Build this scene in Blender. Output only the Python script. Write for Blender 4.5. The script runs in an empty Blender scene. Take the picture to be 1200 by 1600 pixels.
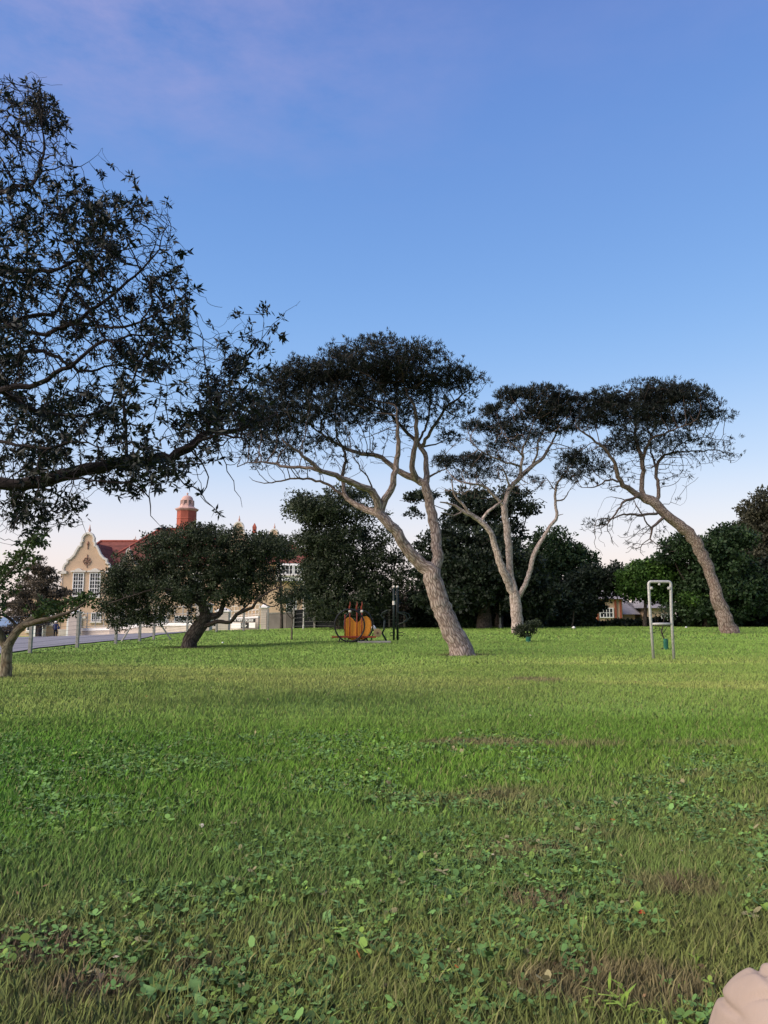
import bpy, bmesh, math, random
import numpy as np
from mathutils import Vector, Matrix

R = math.radians
rng = np.random.default_rng(7)
random.seed(7)
sc = bpy.context.scene
col = sc.collection

# ------------------------------------------------------------------ camera, world, sun, exposure
F = 1200.0                     # focal length in photo pixels (photo 1200 x 1600)
CAMH = 1.10
PITCH = math.atan(164.0 / F)   # horizon at photo row 964
cam_d = bpy.data.cameras.new('camera')
cam = bpy.data.objects.new('camera', cam_d); col.objects.link(cam)
cam.location = (0, 0, CAMH); cam.rotation_euler = (R(90) + PITCH, 0, 0)
cam_d.sensor_fit = 'VERTICAL'; cam_d.sensor_height = 36.0; cam_d.sensor_width = 27.0
cam_d.lens = F * 36.0 / 1600.0
cam_d.clip_start = 0.05; cam_d.clip_end = 60000
sc.camera = cam

SUN_EL, SUN_AZ = 38.0, -112.0   # azimuth from +Y (view direction), negative = left: behind and to the left of the camera
world = bpy.data.worlds.new("World"); sc.world = world; world.use_nodes = True
wt = world.node_tree; wt.nodes.clear()
def wn(t, **k):
    n = wt.nodes.new(t)
    for a, b in k.items(): setattr(n, a, b)
    return n
def wl(a, b): wt.links.new(a, b)
def wmath(op, a, b=None, clamp=False):
    n = wn('ShaderNodeMath', operation=op, use_clamp=clamp)
    for i, v in enumerate((a, b)):
        if v is None: continue
        if isinstance(v, (int, float)): n.inputs[i].default_value = v
        else: wl(v, n.inputs[i])
    return n.outputs[0]
tc = wn('ShaderNodeTexCoord')
sep = wn('ShaderNodeSeparateXYZ'); wl(tc.outputs['Generated'], sep.inputs[0])
ramp = wn('ShaderNodeValToRGB'); wl(sep.outputs[2], ramp.inputs[0])
cr = ramp.color_ramp; cr.interpolation = 'B_SPLINE'
def srgb(r, g, b):
    f = lambda c: (c / 255 / 12.92) if c / 255 <= 0.04045 else ((c / 255 + 0.055) / 1.055) ** 2.4
    return (f(r), f(g), f(b), 1)
stops = [(0.0, srgb(240, 222, 219)), (0.05, srgb(241, 227, 229)), (0.11, srgb(230, 228, 241)), (0.19, srgb(186, 210, 245)),
         (0.30, srgb(134, 180, 238)), (0.42, srgb(112, 159, 226)), (0.55, srgb(97, 141, 214)), (0.66, srgb(93, 130, 206)), (1.0, srgb(76, 100, 175))]
while len(cr.elements) < len(stops): cr.elements.new(0.5)
for e, (p, c) in zip(cr.elements, stops): e.position = p; e.color = c
# thin pinkish cloud streaks high up, on the left side of the sky
mp = wn('ShaderNodeMapping'); wl(tc.outputs['Generated'], mp.inputs[0]); mp.inputs['Scale'].default_value = (1.2, 0.9, 3.0)
nz = wn('ShaderNodeTexNoise'); wl(mp.outputs[0], nz.inputs['Vector']); nz.inputs['Scale'].default_value = 3.2; nz.inputs['Detail'].default_value = 8; nz.inputs['Roughness'].default_value = 0.62
cm = wn('ShaderNodeMapRange'); wl(nz.outputs[0], cm.inputs[0]); cm.inputs[1].default_value = 0.40; cm.inputs[2].default_value = 0.66
ch = wn('ShaderNodeMapRange'); wl(sep.outputs[2], ch.inputs[0]); ch.inputs[1].default_value = 0.47; ch.inputs[2].default_value = 0.62
cx = wn('ShaderNodeMapRange'); wl(sep.outputs[0], cx.inputs[0]); cx.inputs[1].default_value = 0.15; cx.inputs[2].default_value = -0.30
cmask = wmath('MULTIPLY', wmath('MULTIPLY', cm.outputs[0], ch.outputs[0]), wmath('ADD', wmath('MULTIPLY', cx.outputs[0], 0.8), 0.12))
mx = wn('ShaderNodeMix', data_type='RGBA'); wl(wmath('MULTIPLY', cmask, 0.8), mx.inputs[0]); wl(ramp.outputs[0], mx.inputs[6]); mx.inputs[7].default_value = srgb(172, 168, 218)
# the bright after-sunset side of the sky lies behind the camera and to the left
sd = (math.sin(R(SUN_AZ)), math.cos(R(SUN_AZ)))
dotv = wmath('ADD', wmath('MULTIPLY', sep.outputs[0], sd[0]), wmath('MULTIPLY', sep.outputs[1], sd[1]))
gl = wn('ShaderNodeMapRange', interpolation_type='SMOOTHSTEP'); wl(dotv, gl.inputs[0]); gl.inputs[1].default_value = 0.35; gl.inputs[2].default_value = 1.0
upz = wn('ShaderNodeMapRange'); wl(sep.outputs[2], upz.inputs[0]); upz.inputs[1].default_value = -0.02; upz.inputs[2].default_value = 0.02
glow = wn('ShaderNodeMix', data_type='RGBA', blend_type='ADD'); wl(wmath('MULTIPLY', gl.outputs[0], upz.outputs[0]), glow.inputs[0]); wl(mx.outputs[2], glow.inputs[6]); glow.inputs[7].default_value = (1.0, 0.82, 0.66, 1)
bg = wn('ShaderNodeBackground'); wl(glow.outputs[2], bg.inputs[0]); bg.inputs[1].default_value = 0.80
sky = wn('ShaderNodeTexSky', sky_type='NISHITA', sun_disc=False)
sky.sun_elevation = R(4); sky.sun_rotation = R(SUN_AZ)
bg2 = wn('ShaderNodeBackground'); wl(sky.outputs[0], bg2.inputs[0]); bg2.inputs[1].default_value = 0.05
add = wn('ShaderNodeAddShader'); wl(bg.outputs[0], add.inputs[0]); wl(bg2.outputs[0], add.inputs[1])
wo = wn('ShaderNodeOutputWorld'); wl(add.outputs[0], wo.inputs[0])

sun_d = bpy.data.lights.new('sun', 'SUN'); sun_d.energy = 4.9; sun_d.angle = R(60); sun_d.color = (1.0, 0.86, 0.74)
sun = bpy.data.objects.new('sun', sun_d); col.objects.link(sun)
sv = Vector((math.sin(R(SUN_AZ)) * math.cos(R(SUN_EL)), math.cos(R(SUN_AZ)) * math.cos(R(SUN_EL)), math.sin(R(SUN_EL))))
sun.rotation_euler = sv.to_track_quat('Z', 'Y').to_euler()
sun.location = (0, 0, 60)

sc.view_settings.view_transform = 'Standard'; sc.view_settings.look = 'None'
sc.view_settings.exposure = 0.25; sc.view_settings.gamma = 1.0
try:
    sc.cycles.max_bounces = 5; sc.cycles.diffuse_bounces = 3; sc.cycles.transparent_max_bounces = 6
    sc.cycles.use_denoising = True
except Exception: pass

# ------------------------------------------------------------------ helpers
cp, sp = math.cos(PITCH), math.sin(PITCH)
def P(px, py, d):
    """world point seen at photo pixel (px,py), d metres ahead"""
    u = (px - 600.0) / F; v = (800.0 - py) / F
    y = cp - v * sp; z = sp + v * cp
    k = d / y
    return np.array([u * k, d, CAMH + z * k])
def G(px, py):
    """near ground point (flat lawn) under a photo pixel"""
    u = (px - 600.0) / F; v = (800.0 - py) / F
    y = cp - v * sp; z = sp + v * cp
    k = -CAMH / z
    return np.array([u * k, y * k])

hp = [(722,1024,22),(1038,1030,20),(10,1057,14),(300,1012,30),(565,1004,31),(825,1003,32),(808,990,42),(1140,990,42),(1200,980,58),(1000,980,58),
      (800,981,58),(600,981,60),(490,981,62),(418,985,60),(380,986,58),(292,991,55),(240,1000,48),(218,1002,45),(181,1007,42),(121,1012.5,38),(48,1022,33),
      (0,1028,30),(0,1020,34),(0,997,85),(85,996,86),(150,996,86),(170,1000,65),(300,989,80),(450,975,85),(420,1000,44),(-60,1035,28),(-200,1000,60),(450,1040,20),(900,1040,18)]
HP = [P(*a) for a in hp] + [np.array(a, float) for a in [(0,0,0),(0,4,0),(-3,5,0),(3,5,0),(6,10,0),(-6,9,0),(0,12,0),(-12,2,0),(12,2,0),(0,-15,0),(-40,-10,-.6),(40,-10,0),
      (-35,95,-1.2),(-60,95,-1.25),(-10,95,-.6),(10,90,.2),(40,90,.3),(60,60,.3),(60,30,.2),(0,140,.2),(60,140,.3),(-30,140,-1.2),(-70,20,-1.2),(-70,60,-1.3)]]
HP = np.array(HP)
_tab = np.random.default_rng(3).random((256, 256))
def vnoise(x, y, s):
    x = x / s + 71.3; y = y / s + 33.7
    xi = np.floor(x).astype(int); yi = np.floor(y).astype(int); fx = x - xi; fy = y - yi
    fx = fx * fx * (3 - 2 * fx); fy = fy * fy * (3 - 2 * fy)
    a = _tab[xi & 255, yi & 255]; b = _tab[(xi + 1) & 255, yi & 255]; c = _tab[xi & 255, (yi + 1) & 255]; d = _tab[(xi + 1) & 255, (yi + 1) & 255]
    return a * (1 - fx) * (1 - fy) + b * fx * (1 - fy) + c * (1 - fx) * fy + d * fx * fy
def fbm(x, y, s): return (vnoise(x, y, s) * .5 + vnoise(x + 9, y - 4, s / 2.1) * .3 + vnoise(x - 7, y + 5, s / 4.3) * .2)

def HH(x, y):
    x = np.asarray(x, float); y = np.asarray(y, float)
    shp = x.shape; x = x.ravel(); y = y.ravel()
    out = np.empty(x.size)
    for i in range(0, x.size, 100000):
        dx = x[i:i+100000, None] - HP[None, :, 0]; dy = y[i:i+100000, None] - HP[None, :, 1]
        w = 1.0 / (dx * dx + dy * dy + 1.2) ** 1.7
        out[i:i+100000] = (w * HP[None, :, 2]).sum(1) / w.sum(1)
    rr = np.hypot(x, y); f = np.clip((rr - 9) / 9, 0, 1); f = f * f * (3 - 2 * f)
    out = out * f + (fbm(x, y, 2.2) - .5) * .05 * (1 - f)
    # the land falls away to the sea far on the left
    t = np.clip((y - 100) / 60, 0, 1) * np.clip((-x - 36 - (y - 100) * 0.42) / 14, 0, 1)
    out = out - 14 * t * t * (3 - 2 * t)
    return out.reshape(shp)
def H(x, y): return float(HH(np.array([x]), np.array([y]))[0])
def onG(px, d):
    x = (px - 600.0) / F * d / (cp + 0.15 * sp)   # rows near the ground
    x = P(px, 1000, d)[0]
    return Vector((x, d, H(x, d)))

def tag(o, label=None, cat=None, group=None, kind=None):
    if label: o['label'] = label
    if cat: o['category'] = cat
    if group: o['group'] = group
    if kind: o['kind'] = kind
    return o
def empty(name, loc=(0, 0, 0), rz=0.0):
    o = bpy.data.objects.new(name, None); col.objects.link(o); o.location = Vector(loc); o.rotation_euler = (0, 0, rz)
    o.empty_display_size = 0.3
    return o
def link(name, me, m, parent=None, smooth=False):
    for mm in (m if isinstance(m, (list, tuple)) else [m]): me.materials.append(mm)
    o = bpy.data.objects.new(name, me); col.objects.link(o)
    if parent is not None:
        o.parent = parent
    if smooth:
        me.polygons.foreach_set('use_smooth', np.ones(len(me.polygons), bool))
    return o
def mesh_np(V, faces, attrs=None, cols=None):
    """faces: list of (M,k) int arrays"""
    me = bpy.data.meshes.new('mesh')
    V = np.asarray(V, np.float32)
    me.vertices.add(len(V)); me.vertices.foreach_set('co', V.ravel())
    nl = sum(f.size for f in faces); nf = sum(len(f) for f in faces)
    me.loops.add(nl); me.polygons.add(nf)
    me.loops.foreach_set('vertex_index', np.concatenate([f.ravel() for f in faces]).astype(np.int32))
    tot = np.concatenate([np.full(len(f), f.shape[1]) for f in faces])
    st = np.concatenate([[0], np.cumsum(tot)[:-1]]).astype(np.int32)
    me.polygons.foreach_set('loop_start', st)
    try: me.polygons.foreach_set('loop_total', tot.astype(np.int32))
    except Exception: pass
    for k, a in (attrs or {}).items():
        a = np.asarray(a, np.float32)
        if a.ndim == 1:
            at = me.attributes.new(k, 'FLOAT', 'POINT'); at.data.foreach_set('value', a)
        else:
            at = me.attributes.new(k, 'FLOAT_VECTOR', 'POINT'); at.data.foreach_set('vector', a.ravel())
    me.update(calc_edges=True)
    return me

class MB:
    """collects shapes for ONE mesh object"""
    def __init__(s): s.bm = bmesh.new()
    def box(s, x0, x1, y0, y1, z0, z1, bev=0.0):
        ret = bmesh.ops.create_cube(s.bm, size=1.0)
        M = Matrix.Translation(((x0 + x1) / 2, (y0 + y1) / 2, (z0 + z1) / 2)) @ Matrix.Diagonal((abs(x1 - x0), abs(y1 - y0), abs(z1 - z0), 1))
        bmesh.ops.transform(s.bm, matrix=M, verts=ret['verts'])
        if bev > 0:
            es = list({e for v in ret['verts'] for e in v.link_edges})
            bmesh.ops.bevel(s.bm, geom=es, offset=bev, segments=2, affect='EDGES', profile=0.5)
        return s
    def tube(s, pts, r, n=8, cap=True, close=False):
        pts = [Vector(p) for p in pts]; N = len(pts)
        rs = r if isinstance(r, (list, tuple)) else [r] * N
        rings = []; up = None
        for i in range(N):
            if close: t = (pts[(i + 1) % N] - pts[i - 1]).normalized()
            else: t = (pts[min(i + 1, N - 1)] - pts[max(i - 1, 0)]).normalized()
            if up is None:
                up = Vector((0, 0, 1)) if abs(t.z) < .9 else Vector((0, 1, 0))
            a = (up - t * up.dot(t)); a = a.normalized() if a.length > 1e-6 else t.orthogonal().normalized()
            up = a; b = t.cross(a)
            rings.append([s.bm.verts.new(pts[i] + (a * math.cos(2 * math.pi * k / n) + b * math.sin(2 * math.pi * k / n)) * rs[i]) for k in range(n)])
        for i in range(N if close else N - 1):
            A, B = rings[i], rings[(i + 1) % N]
            for k in range(n): s.bm.faces.new((A[k], A[(k + 1) % n], B[(k + 1) % n], B[k]))
        if cap and not close:
            s.bm.faces.new(rings[0][::-1]); s.bm.faces.new(rings[-1])
        return s
    def ring(s, c, rad, r, axis='y', n=40, m=8, sx=1.0):
        c = Vector(c); pts = []
        for k in range(n):
            a = 2 * math.pi * k / n
            ca, sa = math.cos(a) * rad * sx, math.sin(a) * rad
            pts.append(c + (Vector((ca, 0, sa)) if axis == 'y' else Vector((0, ca, sa))))
        return s.tube(pts, r, m, close=True)
    def lathe(s, prof, c=(0, 0, 0), n=16, axis='z'):
        c = Vector(c); rings = []
        for (r, z) in prof:
            ring = []
            for k in range(n):
                a = 2 * math.pi * k / n + math.pi / n
                v = Vector((r * math.cos(a), r * math.sin(a), z))
                if axis == 'y': v = Vector((r * math.cos(a), z, r * math.sin(a)))
                if axis == 'x': v = Vector((z, r * math.cos(a), r * math.sin(a)))
                ring.append(s.bm.verts.new(c + v))
            rings.append(ring)
        for A, B in zip(rings, rings[1:]):
            for k in range(n): s.bm.faces.new((A[k], A[(k + 1) % n], B[(k + 1) % n], B[k]))
        s.bm.faces.new(rings[0][::-1]); s.bm.faces.new(rings[-1])
        return s
    def prism(s, xz, y0, y1):
        A = [s.bm.verts.new((x, y0, z)) for x, z in xz]; B = [s.bm.verts.new((x, y1, z)) for x, z in xz]
        s.bm.faces.new(A); s.bm.faces.new(B[::-1]); n = len(A)
        for i in range(n): s.bm.faces.new((A[i], B[i], B[(i + 1) % n], A[(i + 1) % n]))
        return s
    def poly(s, pts):
        s.bm.faces.new([s.bm.verts.new(p) for p in pts]); return s
    def build(s, name, m, parent=None, smooth=False):
        bmesh.ops.recalc_face_normals(s.bm, faces=s.bm.faces)
        me = bpy.data.meshes.new(name); s.bm.to_mesh(me); s.bm.free()
        return link(name, me, m, parent, smooth)

# ------------------------------------------------------------------ materials
class NT:
    def __init__(s, name):
        s.m = bpy.data.materials.new(name); s.m.use_nodes = True; s.t = s.m.node_tree
        s.b = s.t.nodes['Principled BSDF']; s.b.inputs['Roughness'].default_value = 0.85
        try: s.b.inputs['Specular IOR Level'].default_value = 0.2
        except Exception: pass
    def n(s, t, **k):
        n = s.t.nodes.new(t)
        for a, b in k.items(): setattr(n, a, b)
        return n
    def l(s, a, b): s.t.links.new(a, b)
    def noise(s, scale, detail=4, vec=None, rough=.6):
        n = s.n('ShaderNodeTexNoise'); n.inputs['Scale'].default_value = scale; n.inputs['Detail'].default_value = detail; n.inputs['Roughness'].default_value = rough
        if vec is None:
            vec = s.n('ShaderNodeTexCoord').outputs['Object']
        s.l(vec, n.inputs['Vector']); return n.outputs[0]
    def ramp(s, fac, stops):
        r = s.n('ShaderNodeValToRGB'); s.l(fac, r.inputs[0]); e = r.color_ramp.elements
        while len(e) < len(stops): e.new(.5)
        for el, (p, c) in zip(e, stops): el.position = p; el.color = (*c, 1)
        return r.outputs[0]
    def bump(s, h, strength=.4, dist=.02):
        b = s.n('ShaderNodeBump'); b.inputs['Strength'].default_value = strength; b.inputs['Distance'].default_value = dist
        s.l(h, b.inputs['Height']); s.l(b.outputs[0], s.b.inputs['Normal'])
def simple(name, c, rough=.7, var=.25, scale=6, metal=0, bump=0, bd=.01):
    t = NT(name)
    nz = t.noise(scale, 6)
    lo = tuple(x * (1 - var) for x in c); hi = tuple(min(1, x * (1 + var * .6)) for x in c)
    t.l(t.ramp(nz, [(.3, lo), (.7, hi)]), t.b.inputs['Base Color'])
    t.b.inputs['Roughness'].default_value = rough; t.b.inputs['Metallic'].default_value = metal
    if bump: t.bump(t.noise(scale * 5, 5), bump, bd)
    return t.m
def leafmat(name, dark, light, trans=.25, rough=.6):
    t = NT(name)
    a = t.n('ShaderNodeAttribute', attribute_name='v')
    c = t.ramp(a.outputs['Fac'], [(0, dark), (1, light)])
    t.l(c, t.b.inputs['Base Color']); t.b.inputs['Roughness'].default_value = rough
    tr = t.n('ShaderNodeBsdfTranslucent'); t.l(c, tr.inputs[0])
    mx = t.n('ShaderNodeMixShader'); mx.inputs[0].default_value = trans
    t.l(t.b.outputs[0], mx.inputs[1]); t.l(tr.outputs[0], mx.inputs[2])
    out = [n for n in t.t.nodes if n.type == 'OUTPUT_MATERIAL'][0]; t.l(mx.outputs[0], out.inputs[0])
    return t.m
def barkmat(name, dark, mid, light, scale=14.0, stretch=.22, bump=.8, bd=.03, moss=None, twig=(.035, .028, .024), twr=.10):
    t = NT(name)
    a = t.n('ShaderNodeAttribute', attribute_name='bk')
    m = t.n('ShaderNodeMapping'); m.inputs['Scale'].default_value = (1, 1, stretch); t.l(a.outputs['Vector'], m.inputs[0])
    n1 = t.noise(scale, 7, m.outputs[0], .65)
    vo = t.n('ShaderNodeTexVoronoi', feature='DISTANCE_TO_EDGE'); vo.inputs['Scale'].default_value = scale * .8; t.l(m.outputs[0], vo.inputs['Vector'])
    vr = t.n('ShaderNodeMapRange'); t.l(vo.outputs['Distance'], vr.inputs[0]); vr.inputs[1].default_value = 0.0; vr.inputs[2].default_value = .22
    mul = t.n('ShaderNodeMath', operation='MULTIPLY_ADD'); t.l(vr.outputs[0], mul.inputs[0]); mul.inputs[1].default_value = .42; 
    ms = t.n('ShaderNodeMath', operation='MULTIPLY'); t.l(n1, ms.inputs[0]); ms.inputs[1].default_value = .75; t.l(ms.outputs[0], mul.inputs[2])
    n2 = t.noise(scale * .22, 5, a.outputs['Vector'], .7)
    c = t.ramp(mul.outputs[0], [(.28, dark), (.52, mid), (.8, light)])
    mixn = t.n('ShaderNodeMix', data_type='RGBA'); rr = t.n('ShaderNodeMapRange'); t.l(n2, rr.inputs[0]); rr.inputs[1].default_value = .45; rr.inputs[2].default_value = .7
    rm = t.n('ShaderNodeMath', operation='MULTIPLY'); t.l(rr.outputs[0], rm.inputs[0]); rm.inputs[1].default_value = .55
    t.l(rm.outputs[0], mixn.inputs[0]); t.l(c, mixn.inputs[6]); mixn.inputs[7].default_value = (*(moss or mid), 1)
    ta = t.n('ShaderNodeAttribute', attribute_name='tw'); tr_ = t.n('ShaderNodeMapRange'); t.l(ta.outputs['Fac'], tr_.inputs[0]); tr_.inputs[1].default_value = .012; tr_.inputs[2].default_value = twr
    tm = t.n('ShaderNodeMix', data_type='RGBA'); t.l(tr_.outputs[0], tm.inputs[0]); tm.inputs[6].default_value = (*twig, 1); t.l(mixn.outputs[2], tm.inputs[7])
    t.l(tm.outputs[2], t.b.inputs['Base Color'])
    t.bump(mul.outputs[0], bump, bd); t.b.inputs['Roughness'].default_value = .95
    return t.m

M = {}
M['pine_bark'] = barkmat('pine_bark', (.055, .040, .033), (.20, .155, .13), (.34, .285, .245), 18, .30, .9, .03, (.13, .095, .075), twr=.10, twig=(.055, .042, .036))
M['pale_bark'] = barkmat('pale_bark', (.10, .075, .063), (.27, .22, .19), (.41, .35, .31), 12, .4, .6, .035, (.19, .145, .12), twr=.09, twig=(.11, .08, .068))
M['brown_bark'] = barkmat('brown_bark', (.045, .033, .028), (.155, .118, .098), (.28, .23, .195), 14, .4, .8, .04, (.17, .11, .085), twr=.2, twig=(.05, .037, .032))
M['dark_bark'] = barkmat('dark_bark', (.012, .010, .009), (.04, .032, .028), (.09, .075, .065), 16, .3, 1.0, .03)
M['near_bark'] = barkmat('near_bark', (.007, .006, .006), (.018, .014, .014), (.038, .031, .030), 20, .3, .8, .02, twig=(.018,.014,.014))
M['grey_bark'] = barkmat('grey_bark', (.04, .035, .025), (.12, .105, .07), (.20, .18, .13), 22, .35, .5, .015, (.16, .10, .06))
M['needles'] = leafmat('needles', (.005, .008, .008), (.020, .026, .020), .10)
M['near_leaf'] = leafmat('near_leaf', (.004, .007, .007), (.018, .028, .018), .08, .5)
M['small_leaf'] = leafmat('small_leaf', (.014, .032, .009), (.075, .125, .032), .25)
M['haw_leaf'] = leafmat('haw_leaf', (.012, .020, .010), (.060, .078, .040), .15)
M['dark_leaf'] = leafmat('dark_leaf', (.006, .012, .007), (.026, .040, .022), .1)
M['mid_leaf'] = leafmat('mid_leaf', (.008, .020, .008), (.040, .075, .026), .15)
M['brown_leaf'] = leafmat('brown_leaf', (.020, .022, .014), (.075, .075, .045), .15)
M['bright_leaf'] = leafmat('bright_leaf', (.010, .030, .006), (.095, .19, .035), .25)
M['conifer_leaf'] = leafmat('conifer_leaf', (.035, .034, .024), (.16, .125, .085), .2)
M['grey_leaf'] = leafmat('grey_leaf', (.03, .028, .022), (.12, .10, .08), .15)

# ------------------------------------------------------------------ lawn colours: albedo by distance and patch, darker towards the camera
def gp(px, py): return G(px, py)
def lawn_albedo(x, y):
    n1 = fbm(x, y, 2.6); n2 = fbm(x * .6, y, .9); n3 = fbm(x * .35, y, 5.0)
    fresh = np.array([.115, .245, .022]); far = np.array([.195, .330, .055]); dry = np.array([.36, .44, .10])
    clov = np.array([.118, .200, .042]); olive = np.array([.165, .190, .050]); brown = np.array([.17, .12, .07]); pink = np.array([.24, .18, .10])
    def ss(a, b, v): t = np.clip((v - a) / (b - a), 0, 1); return t * t * (3 - 2 * t)
    d = y + (n1 - .5) * 2.4
    c = np.tile(far, (len(x), 1))
    def mixin(c, k, w): return c * (1 - w[:, None]) + k * w[:, None]
    band = ss(7.5, 12, d) * (1 - ss(15, 24, d))
    c = mixin(c, dry, np.clip(band * (.25 + 1.0 * ss(.35, .62, n3)), 0, 1))
    midz = (1 - ss(6.5, 9.5, d))
    c = mixin(c, fresh, midz * .9)
    near = (1 - ss(3.6, 6.0, y + (n1 - .5) * 2.0 + .35 * np.clip(-x, 0, 3)))
    c = mixin(c, clov, near)
    right = ss(.2, 2.2, x + (n1 - .5) * 2) * (1 - ss(4.0, 7.5, y))
    c = mixin(c, olive, right * .75)
    c = mixin(c, olive, (1 - ss(2.7, 3.3, y + (n2 - .5) * .5)) * .8)
    c = mixin(c, brown, ss(.60, .80, n2) * (1 - ss(4.5, 7, y)) * .8)
    lf = ss(.6, 3.0, -x) * ss(3.2, 4.6, y) * (1 - ss(6, 8.5, y))
    c = mixin(c, np.array([.075, .23, .012]), lf * .8)
    for (px, py, rx, ry, k, w) in [(865,1062,1.0,.5,pink,.8),(960,1066,.8,.5,dry,.9),(750,1163,.65,.16,pink,.75),(905,1165,.35,.12,pink,.6),(690,1068,1.4,.7,dry,.8),
                                   (1150,1072,1.3,.6,dry,.9),(1130,1165,.5,.16,pink,.35),(920,1330,.10,.07,brown,.8),(1010,1390,.12,.10,brown,.5),(60,1500,.2,.15,brown,.9),
                                   (130,1550,.18,.12,brown,.9),(840,1415,.13,.10,brown,.9),(1080,1390,.10,.12,brown,.6),(1160,1285,.2,.10,brown,.4),(980,1540,.25,.12,brown,.7),(300,1520,.12,.1,brown,.7)]:
        g = G(px, py)
        q = ((x - g[0]) / rx) ** 2 + ((y - g[1]) / ry) ** 2 + (n2 - .5) * 4.5
        c = mixin(c, k, w * (1 - ss(.3, 1.3, q)))
    for (px, d_, r_) in [(728, 22, .95), (812, 42, 1.0), (1138, 42, 1.2), (297, 30, 1.1), (10, 14, .35), (825, 32, .3), (1040, 26, .25)]:  # bare earth round the bases plus contact darkening put into the colour
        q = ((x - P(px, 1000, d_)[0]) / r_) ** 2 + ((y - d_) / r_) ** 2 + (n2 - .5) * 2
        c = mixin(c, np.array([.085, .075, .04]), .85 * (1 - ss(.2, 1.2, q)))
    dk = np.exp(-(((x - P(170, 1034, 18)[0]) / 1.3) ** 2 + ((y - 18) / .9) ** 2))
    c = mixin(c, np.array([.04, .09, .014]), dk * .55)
    return c * ((.80 + .36 * n2) * (.86 + .28 * n3))[:, None]

def grassmat(name, up=.75, trans=.15):
    t = NT(name)
    a = t.n('ShaderNodeAttribute', attribute_name='gc'); t.l(a.outputs['Vector'], t.b.inputs['Base Color'])
    t.b.inputs['Roughness'].default_value = .7
    g = t.n('ShaderNodeNewGeometry'); m = t.n('ShaderNodeMix', data_type='VECTOR'); m.inputs[0].default_value = up
    t.l(g.outputs['Normal'], m.inputs[4]); m.inputs[5].default_value = (0, 0, 1)
    nn = t.n('ShaderNodeVectorMath', operation='NORMALIZE'); t.l(m.outputs[1], nn.inputs[0]); t.l(nn.outputs[0], t.b.inputs['Normal'])
    return t.m
M['grass'] = grassmat('grass_blades')

def ground_mat():
    t = NT('ground')
    a = t.n('ShaderNodeAttribute', attribute_name='gc')
    n = t.noise(9, 8, None, .7); n2 = t.noise(60, 4, None, .7)
    r = t.ramp(n, [(.3, (.62, .60, .52)), (.7, (1.0, 1.0, .95))])
    m = t.n('ShaderNodeMix', data_type='RGBA', blend_type='MULTIPLY'); m.inputs[0].default_value = 1; t.l(a.outputs['Vector'], m.inputs[6]); t.l(r, m.inputs[7])
    t.l(m.outputs[2], t.b.inputs['Base Color']); t.bump(n2, .6, .03); t.b.inputs['Roughness'].default_value = .95
    return t.m
M['ground'] = ground_mat()

# ------------------------------------------------------------------ ground, road, sea
def axis(a, b, fine0, fine1, st, grow=1.18):
    v = list(np.arange(fine0, fine1 + 1e-6, st)); s = st
    x = fine1
    while x < b: s *= grow; x += s; v.append(x)
    s = st; x = fine0
    while x > a: s *= grow; x -= s; v.insert(0, x)
    return np.array(v)
xs = axis(-260, 2500, -45, 45, .6); ys = axis(-60, 3000, -2, 100, .6)
X, Y = np.meshgrid(xs, ys); Z = HH(X, Y)
Vg = np.stack([X.ravel(), Y.ravel(), Z.ravel()], 1)
def HH(x, y):
    # height of the ground mesh itself
    x = np.asarray(x, float); y = np.asarray(y, float)
    i = np.clip(np.searchsorted(xs, x) - 1, 0, len(xs) - 2); j = np.clip(np.searchsorted(ys, y) - 1, 0, len(ys) - 2)
    fx = (x - xs[i]) / (xs[i + 1] - xs[i]); fy = (y - ys[j]) / (ys[j + 1] - ys[j])
    return Z[j, i] * (1 - fx) * (1 - fy) + Z[j, i + 1] * fx * (1 - fy) + Z[j + 1, i] * (1 - fx) * fy + Z[j + 1, i + 1] * fx * fy
nx, ny = len(xs), len(ys)
idx = np.arange(nx * ny).reshape(ny, nx)
Fg = np.stack([idx[:-1, :-1], idx[:-1, 1:], idx[1:, 1:], idx[1:, :-1]], -1).reshape(-1, 4)
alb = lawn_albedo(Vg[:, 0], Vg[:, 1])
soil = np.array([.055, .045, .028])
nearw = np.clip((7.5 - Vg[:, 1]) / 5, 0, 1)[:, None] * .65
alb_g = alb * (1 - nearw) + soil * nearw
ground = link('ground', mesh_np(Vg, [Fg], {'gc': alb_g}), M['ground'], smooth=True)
tag(ground, 'gently rolling ground under the lawn', 'ground', kind='structure')

# road beyond the left fence: follows the ground a little above it
rdn = [(-80,1046,26),(0,1027,32.5),(60,1017,37.5),(125,1010.5,42),(185,1005,46),(240,998.5,52),(300,991,60)]
rdf = [(-80,0,86),(0,0,87),(60,0,87),(110,0,86.5),(170,0,84),(230,0,78),(300,0,69)]
near = [P(*a)[:2] for a in rdn]; far_ = [P(a[0], 995, a[2])[:2] for a in rdf]
rows = 60; V = []; 
for i in range(len(near)):
    pass
def interp(pl, t):
    t = t * (len(pl) - 1); i = min(int(t), len(pl) - 2); f = t - i
    return pl[i] * (1 - f) + pl[i + 1] * f
nu, nv = 90, 70
for j in range(nv + 1):
    for i in range(nu + 1):
        a = interp(near, i / nu); b = interp(far_, i / nu); p = a * (1 - j / nv) + b * (j / nv)
        V.append((p[0], p[1], 0))
V = np.array(V); V[:, 2] = HH(V[:, 0], V[:, 1]) + .05
idr = np.arange((nu + 1) * (nv + 1)).reshape(nv + 1, nu + 1)
Fr = np.stack([idr[:-1, :-1], idr[:-1, 1:], idr[1:, 1:], idr[1:, :-1]], -1).reshape(-1, 4)
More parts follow.
